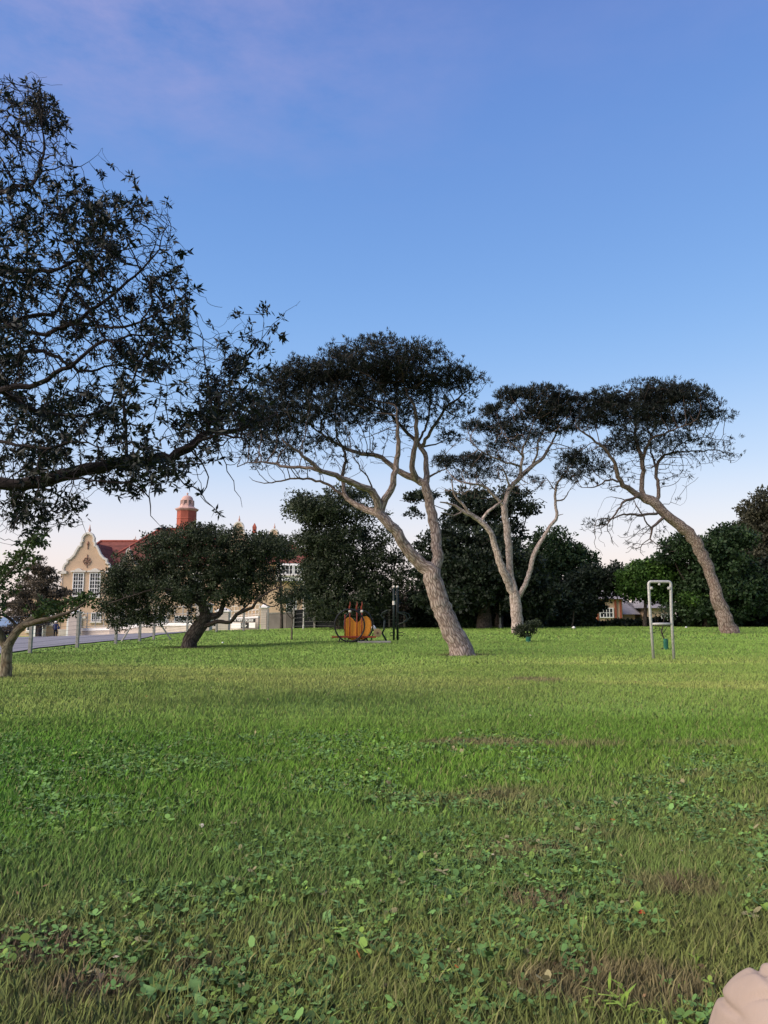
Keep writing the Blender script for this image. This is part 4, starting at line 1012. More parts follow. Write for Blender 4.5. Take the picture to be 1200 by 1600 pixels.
def gable(cx, top, sh_y, half, base_y, dd, th=.6, name='gable'):
    pts = gable_pts(cx, top, sh_y, half, base_y, dd)
    g = MB().prism(pts, dd, dd + th).build(name, M['peach'], college)
    mb = MB(); pl = pts[1:-1]
    mb.tube([(x, dd - .02, z) for x, z in pl], .15 * half / 38 + .03, 5); mb.build('coping', M['white_trim'], g)
    mb = MB(); finial(mb, X_(cx, dd), dd + .3, Z_(top, dd), .62 * half / 38 + .1); mb.build('finial', M['tower_trim'], g)
    return g
def window(px0, px1, py0, py1, dd, cols, rows, parent, hood=True, inner=2):
    """white casement with glazing bars; returns the frame"""
    a, b, c, d = X_(px0, dd), X_(px1, dd), Z_(py1, dd), Z_(py0, dd); y = dd
    mb = MB(); w = .08
    mb.box(a - w, a + .02, y - .12, y - .004, c - w, d + w).box(b - .02, b + w, y - .12, y - .004, c - w, d + w).box(a + .022, b - .022, y - .119, y - .004, d - .02, d + w - .001).box(a + .022, b - .022, y - .119, y - .004, c - w + .001, c + .02)
    for i in range(1, cols): 
        x = a + (b - a) * i / cols; t_ = .07 if i % inner == 0 or cols <= 2 else .035; mb.box(x - t_ / 2, x + t_ / 2, y - .10, y - .03, c + .022, d - .022)
    for j in range(1, rows):
        z = c + (d - c) * j / rows; t_ = .07 if j % inner == 0 else .035; mb.box(a + .022, b - .022, y - .095, y - .035, z - t_ / 2, z + t_ / 2)
    fr = mb.build('window', M['white_paint'], parent)
    MB().box(a + .021, b - .021, y - .05, y - .012, c + .021, d - .021).build('pane', M['glass'], fr)
    if hood:
        h = MB(); m = (a + b) / 2; ww = (b - a) / 2 + .32
        h.prism([(m - ww, d + .15), (m + ww, d + .15), (m + ww, d + .32), (m + ww * .5, d + .36), (m + ww * .3, d + .52), (m, d + .6), (m - ww * .3, d + .52), (m - ww * .5, d + .36), (m - ww, d + .32)], y - .28, y - .005)
        h.build('hood', M['white_trim'], fr)
    MB().box(a - .2, b + .2, y - .2, y - .005, c - .26, c - .115).build('sill', M['white_trim'], fr)
    return fr

# gabled front wing
gf = gable(135, 833, 892, 37.5, 998, 0)
for sx in (98, 172): MB().box(X_(sx) - .5, X_(sx) + .5, -.3, -.01, Z_(896.5), Z_(892)).build('shoulder_cornice', M['white_trim'], gf)
zq = [Z_(998)]; pq = [(X_(98.2), Z_(998))]
while zq[-1] < Z_(898): 
    o_ = .16 if len(zq) % 2 else .02; pq += [(X_(97.4) - o_, zq[-1] + .01), (X_(97.4) - o_, zq[-1] + .5)]; zq.append(zq[-1] + .5)
pq.append((X_(98.2), zq[-1])); MB().prism(pq, -.07, -.006).build('quoins', M['peach'], gf)
window(115.5, 130.5, 896, 931, 0, 4, 6, gf); window(141.5, 156.5, 896, 931, 0, 4, 6, gf)
window(147, 160, 958, 970, 0, 4, 2, gf, hood=False)
# carved motifs high on the gable
mb = MB(); cx_, cz_ = X_(135), Z_(877)
for a in range(6): mb.ring((cx_ + .28 * math.cos(a * 1.047), -.05, cz_ + .28 * math.sin(a * 1.047)), .17, .05, n=12, m=5)
mb.tube([(cx_, -.05, cz_ - .75), (cx_, -.05, cz_ + .8)], .05, 5)
mb.tube([(cx_, -.05, Z_(858)), (cx_, -.05, Z_(850))], .06, 5); mb.lathe([(.02, 0), (.16, .3), (.02, .6)], (cx_, -.05, Z_(853.5)), 8)
mb.build('carved_motif', M['motif'], gf)
# arched door with fan of voussoirs
dx = X_(120.5); dz = Z_(969); rd = X_(130.5) - dx
arch = [(dx + rd * math.cos(a), dz + rd * 1.15 * math.sin(a)) for a in np.linspace(0, math.pi, 16)]
dr = MB().prism([(dx + rd, Z_(996))] + arch + [(dx - rd, Z_(996))], -.05, -.012).build('arched_door', M['glass'], gf)
mb = MB(); mb.tube([(x, -.08, z) for x, z in arch], .12, 5); 
for sx in (-1, 1): mb.box(dx + sx * rd - .1, dx + sx * rd + .1, -.18, -.06, Z_(996), dz)
for a in (-.45, -.15, .15, .45, 1.0): pass
mb.box(dx - rd + .1, dx + rd - .1, -.12, -.06, dz - .06, dz + .06)
for k in range(1, 5):
    a = math.pi * k / 5; mb.tube([(dx, -.09, dz), (dx + rd * .95 * math.cos(a), -.09, dz + rd * 1.08 * math.sin(a))], .04, 4)
for k in (-.5, 0, .5): mb.box(dx + k * rd - .04, dx + k * rd + .04, -.12, -.06, Z_(995), dz - .06)
mb.build('door_frame', M['white_paint'], dr)
mb = MB()
for k in range(7):
    a = math.pi * (.08 + .84 * k / 6); c, s = math.cos(a), math.sin(a); r1, r2 = rd * 1.25, rd * (1.75 if k != 3 else 2.0); w = .10
    mb.prism([(dx + c * r1 - s * w, dz + s * r1 * 1.1 + c * w), (dx + c * r2 - s * w * 1.6, dz + s * r2 * 1.1 + c * w * 1.6), (dx + c * r2 + s * w * 1.6, dz + s * r2 * 1.1 - c * w * 1.6), (dx + c * r1 + s * w, dz + s * r1 * 1.1 - c * w)], -.10, -.006)
mb.build('voussoirs', M['white_trim'], gf)
MB().box(X_(97), X_(174), -.16, -.004, Z_(998), Z_(983)).build('plinth', M['cream_wall'], gf)
# lower left annexe with its own windows
an = MB().box(X_(36, 2), X_(99, 2), 2, 10, Z_(999), Z_(925, 2)).build('annexe', M['peach'], college)
MB().prism([(X_(35, 2), Z_(925, 2)), (X_(100, 2), Z_(925, 2)), (X_(100, 2), Z_(921, 2)), (X_(35, 2), Z_(921, 2))], 1.7, 10.2).build('cornice', M['white_trim'], an)
window(78, 90, 950, 975, 2, 4, 4, an, hood=False); window(48, 58, 960, 985, 2, 2, 4, an, hood=False)
mb = MB(); 
for px in (56, 62.5): mb.box(X_(px, 0) - .42, X_(px, 0) + .42, .6, 1.6, Z_(998), Z_(966))
mb.build('porch_pillars', M['white_paint'], college)
# main range behind and to the right
mr = MB().box(X_(100, 4), X_(405, 4), 4.0, 14, Z_(999), Z_(884, 4)).build('main_wall', M['peach'], college)
MB().box(X_(172, 4) - .2, X_(405, 4), 3.6, 3.996, Z_(886, 4), Z_(882.5, 4)).build('eaves', M['white_trim'], mr)
def hip(name, p0, p1, eave_y, ridge_y, d0_, d1_, ins0, ins1, over=.5):
    a, b = X_(p0, d0_) - over, X_(p1, d0_) + over; ze = Z_(eave_y, d0_); m = (d0_ + d1_) / 2; zr = Z_(ridge_y, m)
    y0, y1 = d0_ - over, d1_ + over; mb = MB()
    A, B, C_, D_ = (a, y0, ze), (b, y0, ze), (b, y1, ze), (a, y1, ze); E, G_ = (a + ins0, m, zr), (b - ins1, m, zr)
    for q in ([A, B, G_, E], [C_, D_, E, G_], [D_, A, E], [B, C_, G_], [A, D_, C_, B]): mb.poly(q)
    bmesh.ops.remove_doubles(mb.bm, verts=mb.bm.verts, dist=.001)
    r = mb.build(name, M['roof'], college)
    mb = MB()
    for q in ([E, G_], [A, E], [B, G_]): mb.tube([tuple(v + (.06 if i == 2 else 0) for i, v in enumerate(p)) for p in q], .14, 5)
    mb.build('ridge_tiles', M['tower_red'], r)
    return r
hip('roof', 112, 405, 884, 846, 4, 14, 2, 3)
hip('roof', 168, 350, 878.5, 827, 5, 17, 5.0, 4)
# roof over the gabled wing
mb = MB(); zr = Z_(846); ze = Z_(890); a, b = X_(102), X_(171); m = (a + b) / 2
for q in ([(a, .65, ze), (m, .65, zr), (m, 9, zr), (a, 9, ze)], [(b, .65, ze), (b, 9, ze), (m, 9, zr), (m, .65, zr)]): mb.poly(q)
mb.build('roof', M['roof'], college)
gable(199, 858, 884, 13, 884, 3.2, .8); gable(208, 842, 870, 12, 885, 12, .6)
gable(371, 816, 868, 30, 998, 2.6, .8); gable(427, 827, 872, 26, 998, 2.6, .8)
window(362, 380, 893, 925, 2.6, 4, 6, college); window(419, 435, 893, 925, 2.6, 4, 6, college)
for (a, b) in ((190, 226), (236, 262), (276, 300), (322, 340)): window(a, b, 963, 979, 4, 8 if b - a > 30 else 4, 4, mr, hood=False)
for (a, b) in ((190, 205), (225, 240), (262, 277), (300, 315)): window(a, b, 900, 928, 4, 4, 6, mr)
MB().lathe([(.4,0),(.45,.15),(.3,.3),(.35,.8),(.05,1.3)], (X_(396,9), 9, Z_(833,9)), 4).build('chimney_cap', M['tower_red'], college)
# right wing with white enclosed balcony
rw = MB().box(X_(400, 1), X_(492, 1), 1, 11, Z_(999), Z_(880, 1)).build('right_wing_wall', M['peach'], college)
hip('roof', 404, 490, 880, 850, .6, 11, 4, 4)
bal = MB().box(X_(432, -.6), X_(472, -.6), -.6, .98, Z_(908), Z_(881)).build('enclosed_balcony', M['white_paint'], college)
for (a, b) in ((434, 444), (447, 457), (460, 470)): window(a, b, 884, 897, -.6, 2, 2, bal, hood=False)
window(449, 463, 930, 962, 1, 4, 6, rw, hood=False); window(478, 488, 930, 962, 1, 2, 6, rw, hood=False)
MB().tube([(X_(473), .8, Z_(998)), (X_(473), .8, Z_(882))], .06, 6).build('downpipe', M['white_trim'], college); MB().tube([(X_(176, 3), 3.8, Z_(998)), (X_(176, 3), 3.8, Z_(884))], .06, 6).build('downpipe', M['white_trim'], college)
# octagonal terracotta tower
tx = X_(288.5, 10); ty = 10; s = (BD + 10) / F
tw = empty('tower', (0, 0, 0)); tw.parent = college
def TZ(py): return P(288, py, BD + 10)[2] - z0
MB().lathe([(15.2*s, TZ(860)), (15.2*s, TZ(812)), (15.8*s, TZ(811)), (15.2*s, TZ(810)), (15.2*s, TZ(799))], (tx, ty, 0), 8).build('shaft', M['tower_red'], tw)
MB().lathe([(15.6*s, TZ(799)), (18*s, TZ(797)), (18.6*s, TZ(795.5)), (17*s, TZ(795)), (13*s, TZ(793.2)), (12*s, TZ(792)), (11*s, TZ(791)), (10*s, TZ(788))], (tx, ty, 0), 8).build('cornice', M['tower_trim'], tw)
MB().lathe([(9.2*s, TZ(790)), (9*s, TZ(783))], (tx, ty, 0), 8).build('lantern', M['glass'], tw)
mb = MB()
for k in range(8):
    a = 2 * math.pi * k / 8 + math.pi / 8; mb.tube([(tx + 9.4*s*math.cos(a), ty + 9.4*s*math.sin(a), TZ(790)), (tx + 9.0*s*math.cos(a), ty + 9*s*math.sin(a), TZ(782))], .16, 5)
for q in (784.3, 786, 787.7): mb.lathe([(9.35*s, TZ(q + .35)), (9.35*s, TZ(q - .35))], (tx, ty, 0), 8)
mb.build('lantern_posts', M['tower_trim'], tw)
MB().lathe([(9.8*s, TZ(783)), (10*s, TZ(782)), (9*s, TZ(781.4)), (8.6*s, TZ(779)), (7.2*s, TZ(776.8)), (5*s, TZ(775.3)), (2*s, TZ(774.3)), (.8*s, TZ(774)), (.7*s, TZ(773)), (1.6*s, TZ(772.2)), (1.6*s, TZ(771)), (.5*s, TZ(769.8))], (tx, ty, 0), 16).build('dome', M['tower_trim'], tw, smooth=True)

# ------------------------------------------------------------------ street wall, railings and sign
def seg_wall(name, label, pts, h, th, m, cap=None, cat='wall', group=None):
    """pts: (px, d); wall follows the ground; cap = (height, extra width, material)"""
    W = [onG(a, d) for a, d in pts]; root = empty(name, W[0]); tag(root, label, cat, group)
    mb = MB(); mc = MB()
    for A, B in zip(W, W[1:]):
        A = A - W[0]; B = B - W[0]; t_ = (B - A); t_.z = 0; n = Vector((-t_.y, t_.x, 0)).normalized()
        def blk(m_, z0_, z1_, hw):
            q = [A - n * hw, B - n * hw, B + n * hw, A + n * hw]
            lo = [m_.bm.verts.new((v.x, v.y, v.z + z0_)) for v in q]; hi = [m_.bm.verts.new((v.x, v.y, v.z + z1_)) for v in q]
            m_.bm.faces.new(lo[::-1]); m_.bm.faces.new(hi)
            for i in range(4): m_.bm.faces.new((lo[i], lo[(i + 1) % 4], hi[(i + 1) % 4], hi[i]))
        blk(mb, -.3, h, th / 2)
        if cap: blk(mc, h + .003, h + cap[0], th / 2 + cap[1])
    mb.build('wall_body', m, root)
    if cap: mc.build('coping', cap[2], root)
    return root, W
wl1, Wp = seg_wall('street_wall', 'low cream wall with white coping and steel railings along the college street front', [(128, 84), (181, 82), (235, 79), (265, 77), (318, 74)], .75, .25, M['cream_wall'], (.3, .08, M['white_paint']))
mb = MB(); O = Wp[0]
for i in range(len(Wp) - 1):
    A, B = Wp[i] - O, Wp[i + 1] - O
    for zz in (1.2, 1.9, 2.6): mb.tube([A + Vector((0, 0, zz)), B + Vector((0, 0, zz))], .035, 5)
    for k in range(4):
        q = A.lerp(B, (k + .5) / 4); mb.tube([q + Vector((0, 0, 1.0)), q + Vector((0, 0, 2.75))], .05, 5)
mb.build('railings', M['steel'], wl1)
def pillar(label, px, d, w, h, group='cream gate pillars of the college'):
    p = onG(px, d); r = empty('gate_pillar', p); tag(r, label, 'pillar', group)
    MB().box(-w / 2, w / 2, -w / 2, w / 2, -.3, h, .02).build('shaft', M['cream_wall'], r)
    mb = MB(); mb.box(-w / 2 - .1, w / 2 + .1, -w / 2 - .1, w / 2 + .1, h + .003, h + .16, .02); mb.lathe([(w * .72, h + .162), (.05, h + .42)], n=4); mb.build('cap', M['white_paint'], r)
    return r
pillar('cream pillar with pointed white cap left of the arched door', 115.5, 83, 1.0, 2.6); pillar('cream pillar with pointed white cap between door and long window', 181.5, 82, 1.15, 2.95)
pillar('cream pillar beside the dark tree trunk', 318, 73.5, 1.3, 2.6)
pillar('broad cream pillar behind the long low bough', 348, 68, 1.1, 1.7); pillar('cream pillar at the right end of the sign wall', 412.5, 65.9, .55, 1.75)
sw, Ws = seg_wall('sign_wall', 'low cream wall carrying the college name board', [(360, 67.4), (404, 66.4)], .95, .22, M['cream_wall'], (.18, .05, M['white_paint']))
mb = MB(); A, B = Ws[0] - Ws[0], Ws[1] - Ws[0]
for zz in (1.25, 1.7, 2.1): mb.tube([A + Vector((0, 0, zz)), B + Vector((0, 0, zz))], .03, 5)
for k in range(9):
    q = A.lerp(B, k / 8); mb.tube([q + Vector((0, 0, 1.1)), q + Vector((0, 0, 2.2))], .025, 4)
    if k < 8: q2 = A.lerp(B, (k + .5) / 8); mb.ring(q2 + Vector((0, 0, 1.5)), .15, .025, n=14, m=4)
mb.build('railings', M['white_trim'], sw)
def text(s_, size, loc, parent, m, rz=0, name='lettering'):
    c = bpy.data.curves.new('txt', 'FONT'); c.body = s_; c.size = size; c.extrude = .006; c.align_x = 'CENTER'; c.align_y = 'CENTER'; c.offset = size * .035
    tmp = bpy.data.objects.new('tmp', c); me = bpy.data.meshes.new_from_object(tmp); bpy.data.objects.remove(tmp); 
    o = link(name, me, m, parent); o.location = loc; o.rotation_euler = (R(90), 0, rz); return o
p = onG(381.5, 66.3); sg = empty('college_sign', p, math.atan2((Ws[1] - Ws[0]).y, (Ws[1] - Ws[0]).x)); tag(sg, 'black name board of the college with white capital letters on the sign wall', 'sign')
MB().box(-1.15, 1.15, -.20, -.15, .66, .95).build('name_board', M['black_sign'], sg)
text('PE TVET COLLEGE', .24, (0, -.21, .80), sg, M['white_paint'])
MB().box(-1.2, -.25, -.20, -.15, .12, .60).build('notice_board', M['white_paint'], sg); MB().box(.55, 1.15, -.20, -.15, .16, .62).build('notice_board', M['white_paint'], sg)
MB().box(-.22, .52, -.20, -.15, .14, .62).build('notice_board', M['black_sign'], sg)
mb = MB(); mb.box(-.15, .2, -.215, -.202, .46, .52).box(-.15, .35, -.215, -.202, .34, .40).box(-.15, .28, -.215, -.202, .24, .29); mb.build('notice_lines', M['white_paint'], sg)
seg_wall('boundary_wall', 'plain grey brown wall right of the college sign', [(416, 65.4), (448, 65), (478, 65)], 1.25, .25, M['grey_plaster'], (.1, .03, M['concrete_dark']))

# gate posts / tall pole
def pole(label, px, d, h, r, m, cat='pole', name='metal_pole'):
    p = onG(px, d); mb = MB(); mb.lathe([(r * 1.5, -.2), (r * 1.5, .25), (r, .3), (r * .8, h), (.3 * r, h + r)], (0, 0, 0), 8)
    o = mb.build(name, m); o.location = p; tag(o, label, cat); return o
pole('tall thin grey pole beside the right wing of the college', 474, 60.5, 4.9, .06, M['steel'])
pole('pale grey pole standing among the dark trees left of the three stemmed pine', 782, 56, 3.5, .07, M['concrete'])

# ------------------------------------------------------------------ wire fences
def fence(name, label, posts, wires, m=M['concrete'], braces=(), hw=.055, wr=.006, screen=None):
    """posts: (px, d, height)"""
    W = [(onG(a, d), h) for a, d, h in posts]; O = W[0][0]; root = empty(name, O); tag(root, label, 'fence')
    for (q, h) in W:
        q = q - O; MB().box(q.x - hw, q.x + hw, q.y - hw, q.y + hw, q.z - .2, q.z + h, .012).build('post', m, root)
    for (i, dx_, dy_) in braces:
        q, h = W[i]; q = q - O; a = q + Vector((dx_, dy_, -.05)); b = q + Vector((0, 0, h * .92)) + Vector((dx_, dy_, 0)).normalized() * (hw + .04)
        MB().tube([a, b], .05, 4).build('brace', m, root)
    mb = MB()
    for (A, ha), (B, hb) in zip(W, W[1:]):
        for k in range(wires):
            f = (k + .5) / wires
            mb.tube([A - O + Vector((0, -hw - .004, ha * f)), B - O + Vector((0, -hw - .004, hb * f))], wr, 3)
    mb.build('wires', M['wire'], root)
    if screen:
        ms = MB()
        for (A, ha), (B, hb) in zip(W, W[1:]):
            a, b = A - O, B - O
            ms.poly([(a.x, a.y + .09, a.z), (b.x, b.y + .09, b.z), (b.x, b.y + .09, b.z + hb * .9), (a.x, a.y + .09, a.z + ha * .9)])
        ms.build('screen', screen, root)
    return root
fence('wire_fence', 'wire fence on square concrete posts along the left road, with two slanting braces',
      [(-60, 28, 1.7), (-8, 30.5, 1.7), (48, 33.5, 1.65), (121, 38, 1.78), (181, 42, 1.8), (218, 45, 1.72), (240, 48, 1.5), (292, 55, 1.6), (338, 57, 1.5), (380, 58, 1.5), (418, 60, 1.65)], 9, braces=[(5, -.9, -.5), (6, .95, .5)], hw=.07)
fence('wire_fence', 'far wire fence with dark mesh behind the exercise equipment', [(458, 62, 1.6), (491, 62, 1.75), (524.5, 62, 1.6), (556, 62.5, 1.5), (583, 62, 1.45), (608, 62.3, 1.3), (632, 62, 1.2), (652, 62, 1.2), (690, 63, 1.3)], 5,
      braces=[(7, .55, .2)], hw=.075, wr=.012, screen=M['shade'])

# ------------------------------------------------------------------ cottages behind the trees
def cottage(label, pxc, d, px0, px1, ytop, ybot, win, red, seed):
    p = onG(pxc, d); r = empty('cottage', p); tag(r, label, 'house')
    X = lambda a: P(a, 960, d)[0] - p.x; Z = lambda b: P(pxc, b, d)[2] - p.z
    w = MB().box(X(px0), X(px1), 0, 6, -.8, Z(ytop)).build('wall', M['peach'], r)
    mb = MB(); a, b = X(px0) - .5, X(px1) + .5; z = Z(ytop) + .003; m = 3.0
    for q in ([(a, -.5, z), (b, -.5, z), (b - 1.5, m, z + 2.0), (a + 1.5, m, z + 2.0)], [(b, 6.5, z), (a, 6.5, z), (a + 1.5, m, z + 2.0), (b - 1.5, m, z + 2.0)], [(a, 6.5, z), (a, -.5, z), (a + 1.5, m, z + 2)], [(b, -.5, z), (b, 6.5, z), (b - 1.5, m, z + 2)]): mb.poly(q)
    mb.build('roof', M['cottage_roof'], r)
    for (a, b, c, e, cols, rows) in win:
        x0_, x1_, z1_, z0_ = X(a), X(b), Z(c), Z(e); f = MB(); t_ = .09
        f.box(x0_ - t_, x0_, -.14, -.004, z0_ - t_, z1_ + t_).box(x1_, x1_ + t_, -.14, -.004, z0_ - t_, z1_ + t_).box(x0_ + .001, x1_ - .001, -.138, -.004, z1_, z1_ + t_ - .001).box(x0_ + .001, x1_ - .001, -.138, -.004, z0_ - t_ + .001, z0_)
        for i in range(1, cols): x = x0_ + (x1_ - x0_) * i / cols; f.box(x - .03, x + .03, -.12, -.04, z0_ + .001, z1_ - .001)
        for j in range(1, rows): zz = z0_ + (z1_ - z0_) * j / rows; f.box(x0_ + .001, x1_ - .001, -.118, -.042, zz - .025, zz + .025)
        fr = f.build('window', M['white_paint'], w); MB().box(x0_ + .002, x1_ - .002, -.06, -.01, z0_ + .002, z1_ - .002).build('pane', M['glass'], fr)
        if red:
            for xx in (x0_ - .38, x1_ + .24, x1_ + .75): MB().box(xx, xx + .15, -.17, -.005, -.3, Z(ytop) - .02).build('red_post', M['cottage_red'], w)
    return r
M['cottage_red'] = simple('red_brown_paint', (.25, .07, .04), .8, .2, 4)
cottage('peach cottage with a white window between red posts, glimpsed under dark boughs', 950, 78, 918, 973, 936, 982, [(938, 957, 951, 964, 4, 2)], True, 1)
cottage('cream cottage glimpsed under the bright green tree behind the steel frame', 1032, 80, 1012, 1052, 950, 984, [(1034, 1042, 960, 970, 2, 2)], False, 2)
cottage('small grey roofed outbuilding right of the peach cottage', 984, 82, 975, 992, 960, 984, [(978, 985, 970, 976, 2, 1)], False, 3)

# ------------------------------------------------------------------ steel frame
p = onG(1037, 20); fr = empty('pull_up_frame', p); tag(fr, 'grey galvanised pipe frame with rounded top corners and one low crossbar', 'exercise frame')
def U(px, py, d=20.0): q = P(px, py, d); return Vector((q[0] - p.x, 0, q[2] - p.z))
s20 = 20 / F
pts = [U(1021.5, 1033)]; pts += [U(1016, 960), U(1013.5, 912.6)] + [U(1013.5 + 3.6 * (1 - math.cos(a)), 912.6 - 3.6 * math.sin(a)) for a in (.5, 1.0, 1.57)] + [U(1044.4, 909)] + [U(1044.4 + 3.6 * math.sin(a), 909 + 3.6 * (1 - math.cos(a))) for a in (.5, 1.0, 1.57)] + [U(1049, 960), U(1053.5, 1035)]
MB().tube(pts, .037, 12).build('pipe_frame', M['steel'], fr, smooth=True)
MB().tube([U(1018.5, 975), U(1050, 975)], .034, 10).build('crossbar', M['steel'], fr, smooth=True)
for (x_, y_) in ((1017.2, 919), (1045.2, 919)):
    q = U(x_, y_); MB().lathe([(.035, -.035), (.045, -.02), (.045, .02), (.035, .035)], q + Vector((0, -.01, 0)), 10).build('hook_bracket', M['steel'], fr)
MB().lathe([(.03, -.03), (.03, .03)], U(1030, 912.5), 8).build('swivel', M['steel'], fr)

# ------------------------------------------------------------------ saplings
def guard(px, d, r=.09, h=.32, label=''):
    q = onG(px, d); mb = MB(); g = np.random.default_rng(int(px))
    prof = [(r * 1.1, 0), (r, h * .3), (r * 1.05, h * .7), (r * .9, h)]
    mb.lathe(prof, (0, 0, 0), 10)
    o = mb.build('tree_guard', M['guard']); o.location = q; tag(o, label, 'tree guard'); return o
M['guard'] = simple('teal_mesh_guard', (.018, .10, .065), .7, .3, 30)
leafy('young_tree', 'short dense sapling at the foot of the three stemmed pine', 'tree', 32, [[(825,1004,0,.06),(825,994,0,.05),(824,985,0,.03)]],
      [(812,984,10,8,1),(828,980,14,9,1.1),(836,975,9,6,.9),(820,990,14,6,.9)], 110, 26, .12, .07, M['dark_bark'], M['haw_leaf'], 501, step=.15, natt=60, dk=.16, r_tip=.006)
guard(825.5, 31.7, .10, .22, 'teal mesh guard round the foot of the short sapling')
leafy('young_tree', 'spindly nearly bare sapling seen through the steel frame', 'tree', 26, [[(1040,1016,0,.035),(1038,1000,0,.028),(1034,988,0,.024),(1037,970,0,.016),(1040,950,0,.008)],[(1036,985,0,.012),(1026,975,0,.008),(1022,960,0,.004)],[(1037,990,0,.012),(1046,972,0,.008),(1050,955,0,.004)]],
      [(1030,985,8,8,.3),(1036,955,14,10,.8),(1024,960,6,8,.5)], 40, 10, .10, .045, M['grey_bark'], M['haw_leaf'], 502, step=.12, natt=40, dk=.14, r_tip=.004)
guard(1040, 25.8, .075, .36, 'green mesh guard round the nearly bare sapling')
leafy('young_tree', 'slim sapling with a small dark crown in front of the grey boundary wall', 'tree', 44, [[(456,993,0,.055),(456,980,0,.045),(457,968,0,.04),(455,945,0,.03)],[(457,970,0,.03),(448,958,0,.02),(440,945,0,.012)],[(457,970,0,.03),(464,955,0,.02),(470,940,0,.012)]],
      [(455,930,22,14,1),(470,925,14,12,.8),(440,938,14,10,.7),(462,912,12,10,.6),(478,935,10,8,.4),(450,950,16,8,.5)], 150, 26, .2, .10, M['grey_bark'], M['haw_leaf'], 503, step=.2, natt=120, dk=.22, r_tip=.008)
leafy('young_tree', 'thin crooked sapling under the dark tree left of the peach cottage', 'tree', 57, [[(892,984,0,.06),(896,970,0,.05),(897,955,0,.04),(904,945,0,.02)]], [(900,945,10,8,1)], 26, 20, .25, .18, M['grey_bark'], M['dark_leaf'], 504, step=.4, natt=20, dk=.4, r_tip=.012)
# white stones / litter
def pebble(label, px, d, s_):
    q = onG(px, d); bm = bmesh.new(); bmesh.ops.create_icosphere(bm, subdivisions=2, radius=s_)
    g = random.Random(px)
    for v in bm.verts: v.co *= 1 + g.uniform(-.12, .12); v.co.z *= .8
    me = bpy.data.meshes.new('m'); bm.to_mesh(me); bm.free(); o = link('white_stone', me, M['white_plastic'], smooth=True); o.location = q + Vector((0, 0, s_ * .7)); tag(o, label, 'stone')
pebble('white stone on the grass near the thin crooked sapling', 897, 54, .12); pebble('small white stone just right of the steel frame', 1073, 54, .08); pebble('small white stone on the lawn right of the leaning dark trunk', 348, 40, .055)

# ------------------------------------------------------------------ exercise equipment
ED = 31.0; s31 = ED / F
p = onG(558, ED); ew = empty('exercise_hoops', p); tag(ew, 'playground wheel of two black hoops with orange seat boards and red rails', 'play equipment')
def E(px, py, dy=0): q = P(px, py, ED); return Vector((q[0] - p.x, dy, q[2] - p.z))
gz = 0.0
def Ez(px, py, dy=0):
    v = E(px, py, dy); v.z = (1004 - py) * s31 + .02; return v
for (cx_, dy) in ((547, -.42), (559.5, .42)):
    MB().ring(Ez(cx_, 978.5, dy), 24.3 * s31, .032, n=48, m=8, sx=.93).build('hoop', M['black_metal'], ew, smooth=True)
# orange boards: a scooped bench between the hoops
prof = [(540.5, 969), (543, 966.5), (546, 966), (549, 967.8), (552, 972), (556.5, 974.5), (561, 972.5), (565, 968), (568, 965), (572, 964.5), (575.5, 967), (578.5, 972), (579.5, 979), (578, 988), (573.5, 995), (567, 1000), (550, 1001), (543, 998), (539, 991), (537.8, 982), (538.5, 974)]
pr = [(Ez(a, b).x, Ez(a, b).z) for a, b in prof]
MB().prism(pr, -.10, -.05).build('seat_board', M['orange_board'], ew)
MB().prism([(x_ * 1.0 + .03, z_) for x_, z_ in pr], .22, .27).build('seat_board', M['orange_board'], ew)
for q in (539.5, 547, 558, 565.5):
    dy = -.2
    mb = MB(); mb.tube([Ez(q, 1000, dy), Ez(q, 957 if q > 540 else 962, dy)], .026, 7)
    if q > 540: mb.tube([Ez(q, 957, dy), Ez(q - .7, 951, dy), Ez(q + .6, 947, dy), Ez(q + .2, 942, dy)], [.03, .04, .03, .006], 6)
    mb.build('rail', M['red_metal'], ew, smooth=True)
mb = MB(); 
for q in (547, 565.5): mb.lathe([(.035, -.05), (.06, -.03), (.06, .03), (.035, .05)], Ez(q, 957, -.2), 8)
mb.build('rail_clamp', M['white_trim'], ew)
MB().tube([Ez(539, 955.5, -.2), Ez(566, 955.5, -.2)], .018, 6).build('top_tie', M['black_metal'], ew)
b0, b1 = Ez(519, 996, 0), Ez(588, 994, 0)
MB().box(b0.x, b1.x, -.34, -.16, b0.z - .03, b0.z + .035, .012).build('foot_board', M['red_metal'], ew)
MB().box(b0.x + .2, b1.x - .3, .16, .34, b0.z - .03, b0.z + .035, .012).build('foot_board', M['red_metal'], ew)
for (xa, xb, dy) in ((532, 529.5, -.3), (561, 564, -.3), (571, 576, .3), (545, 541, .3)):
    MB().tube([Ez(xa, 997, dy), Ez(xb, 1005.5, dy)], .03, 6).build('leg', M['black_metal'], ew)
MB().tube([Ez(530, 1004, -.3), Ez(564, 1004, -.3)], .028, 6).build('floor_bar', M['black_metal'], ew); MB().tube([Ez(541, 1003, .3), Ez(576, 1003, .3)], .028, 6).build('floor_bar', M['black_metal'], ew)
q = onG(585, 30.6); sl = MB().box(-.65, .65, -.45, .45, -.08, .07, .01).build('concrete_slab', M['concrete_dark']); sl.location = q; tag(sl, 'flat grey concrete slab in the grass beside the orange wheel', 'slab')

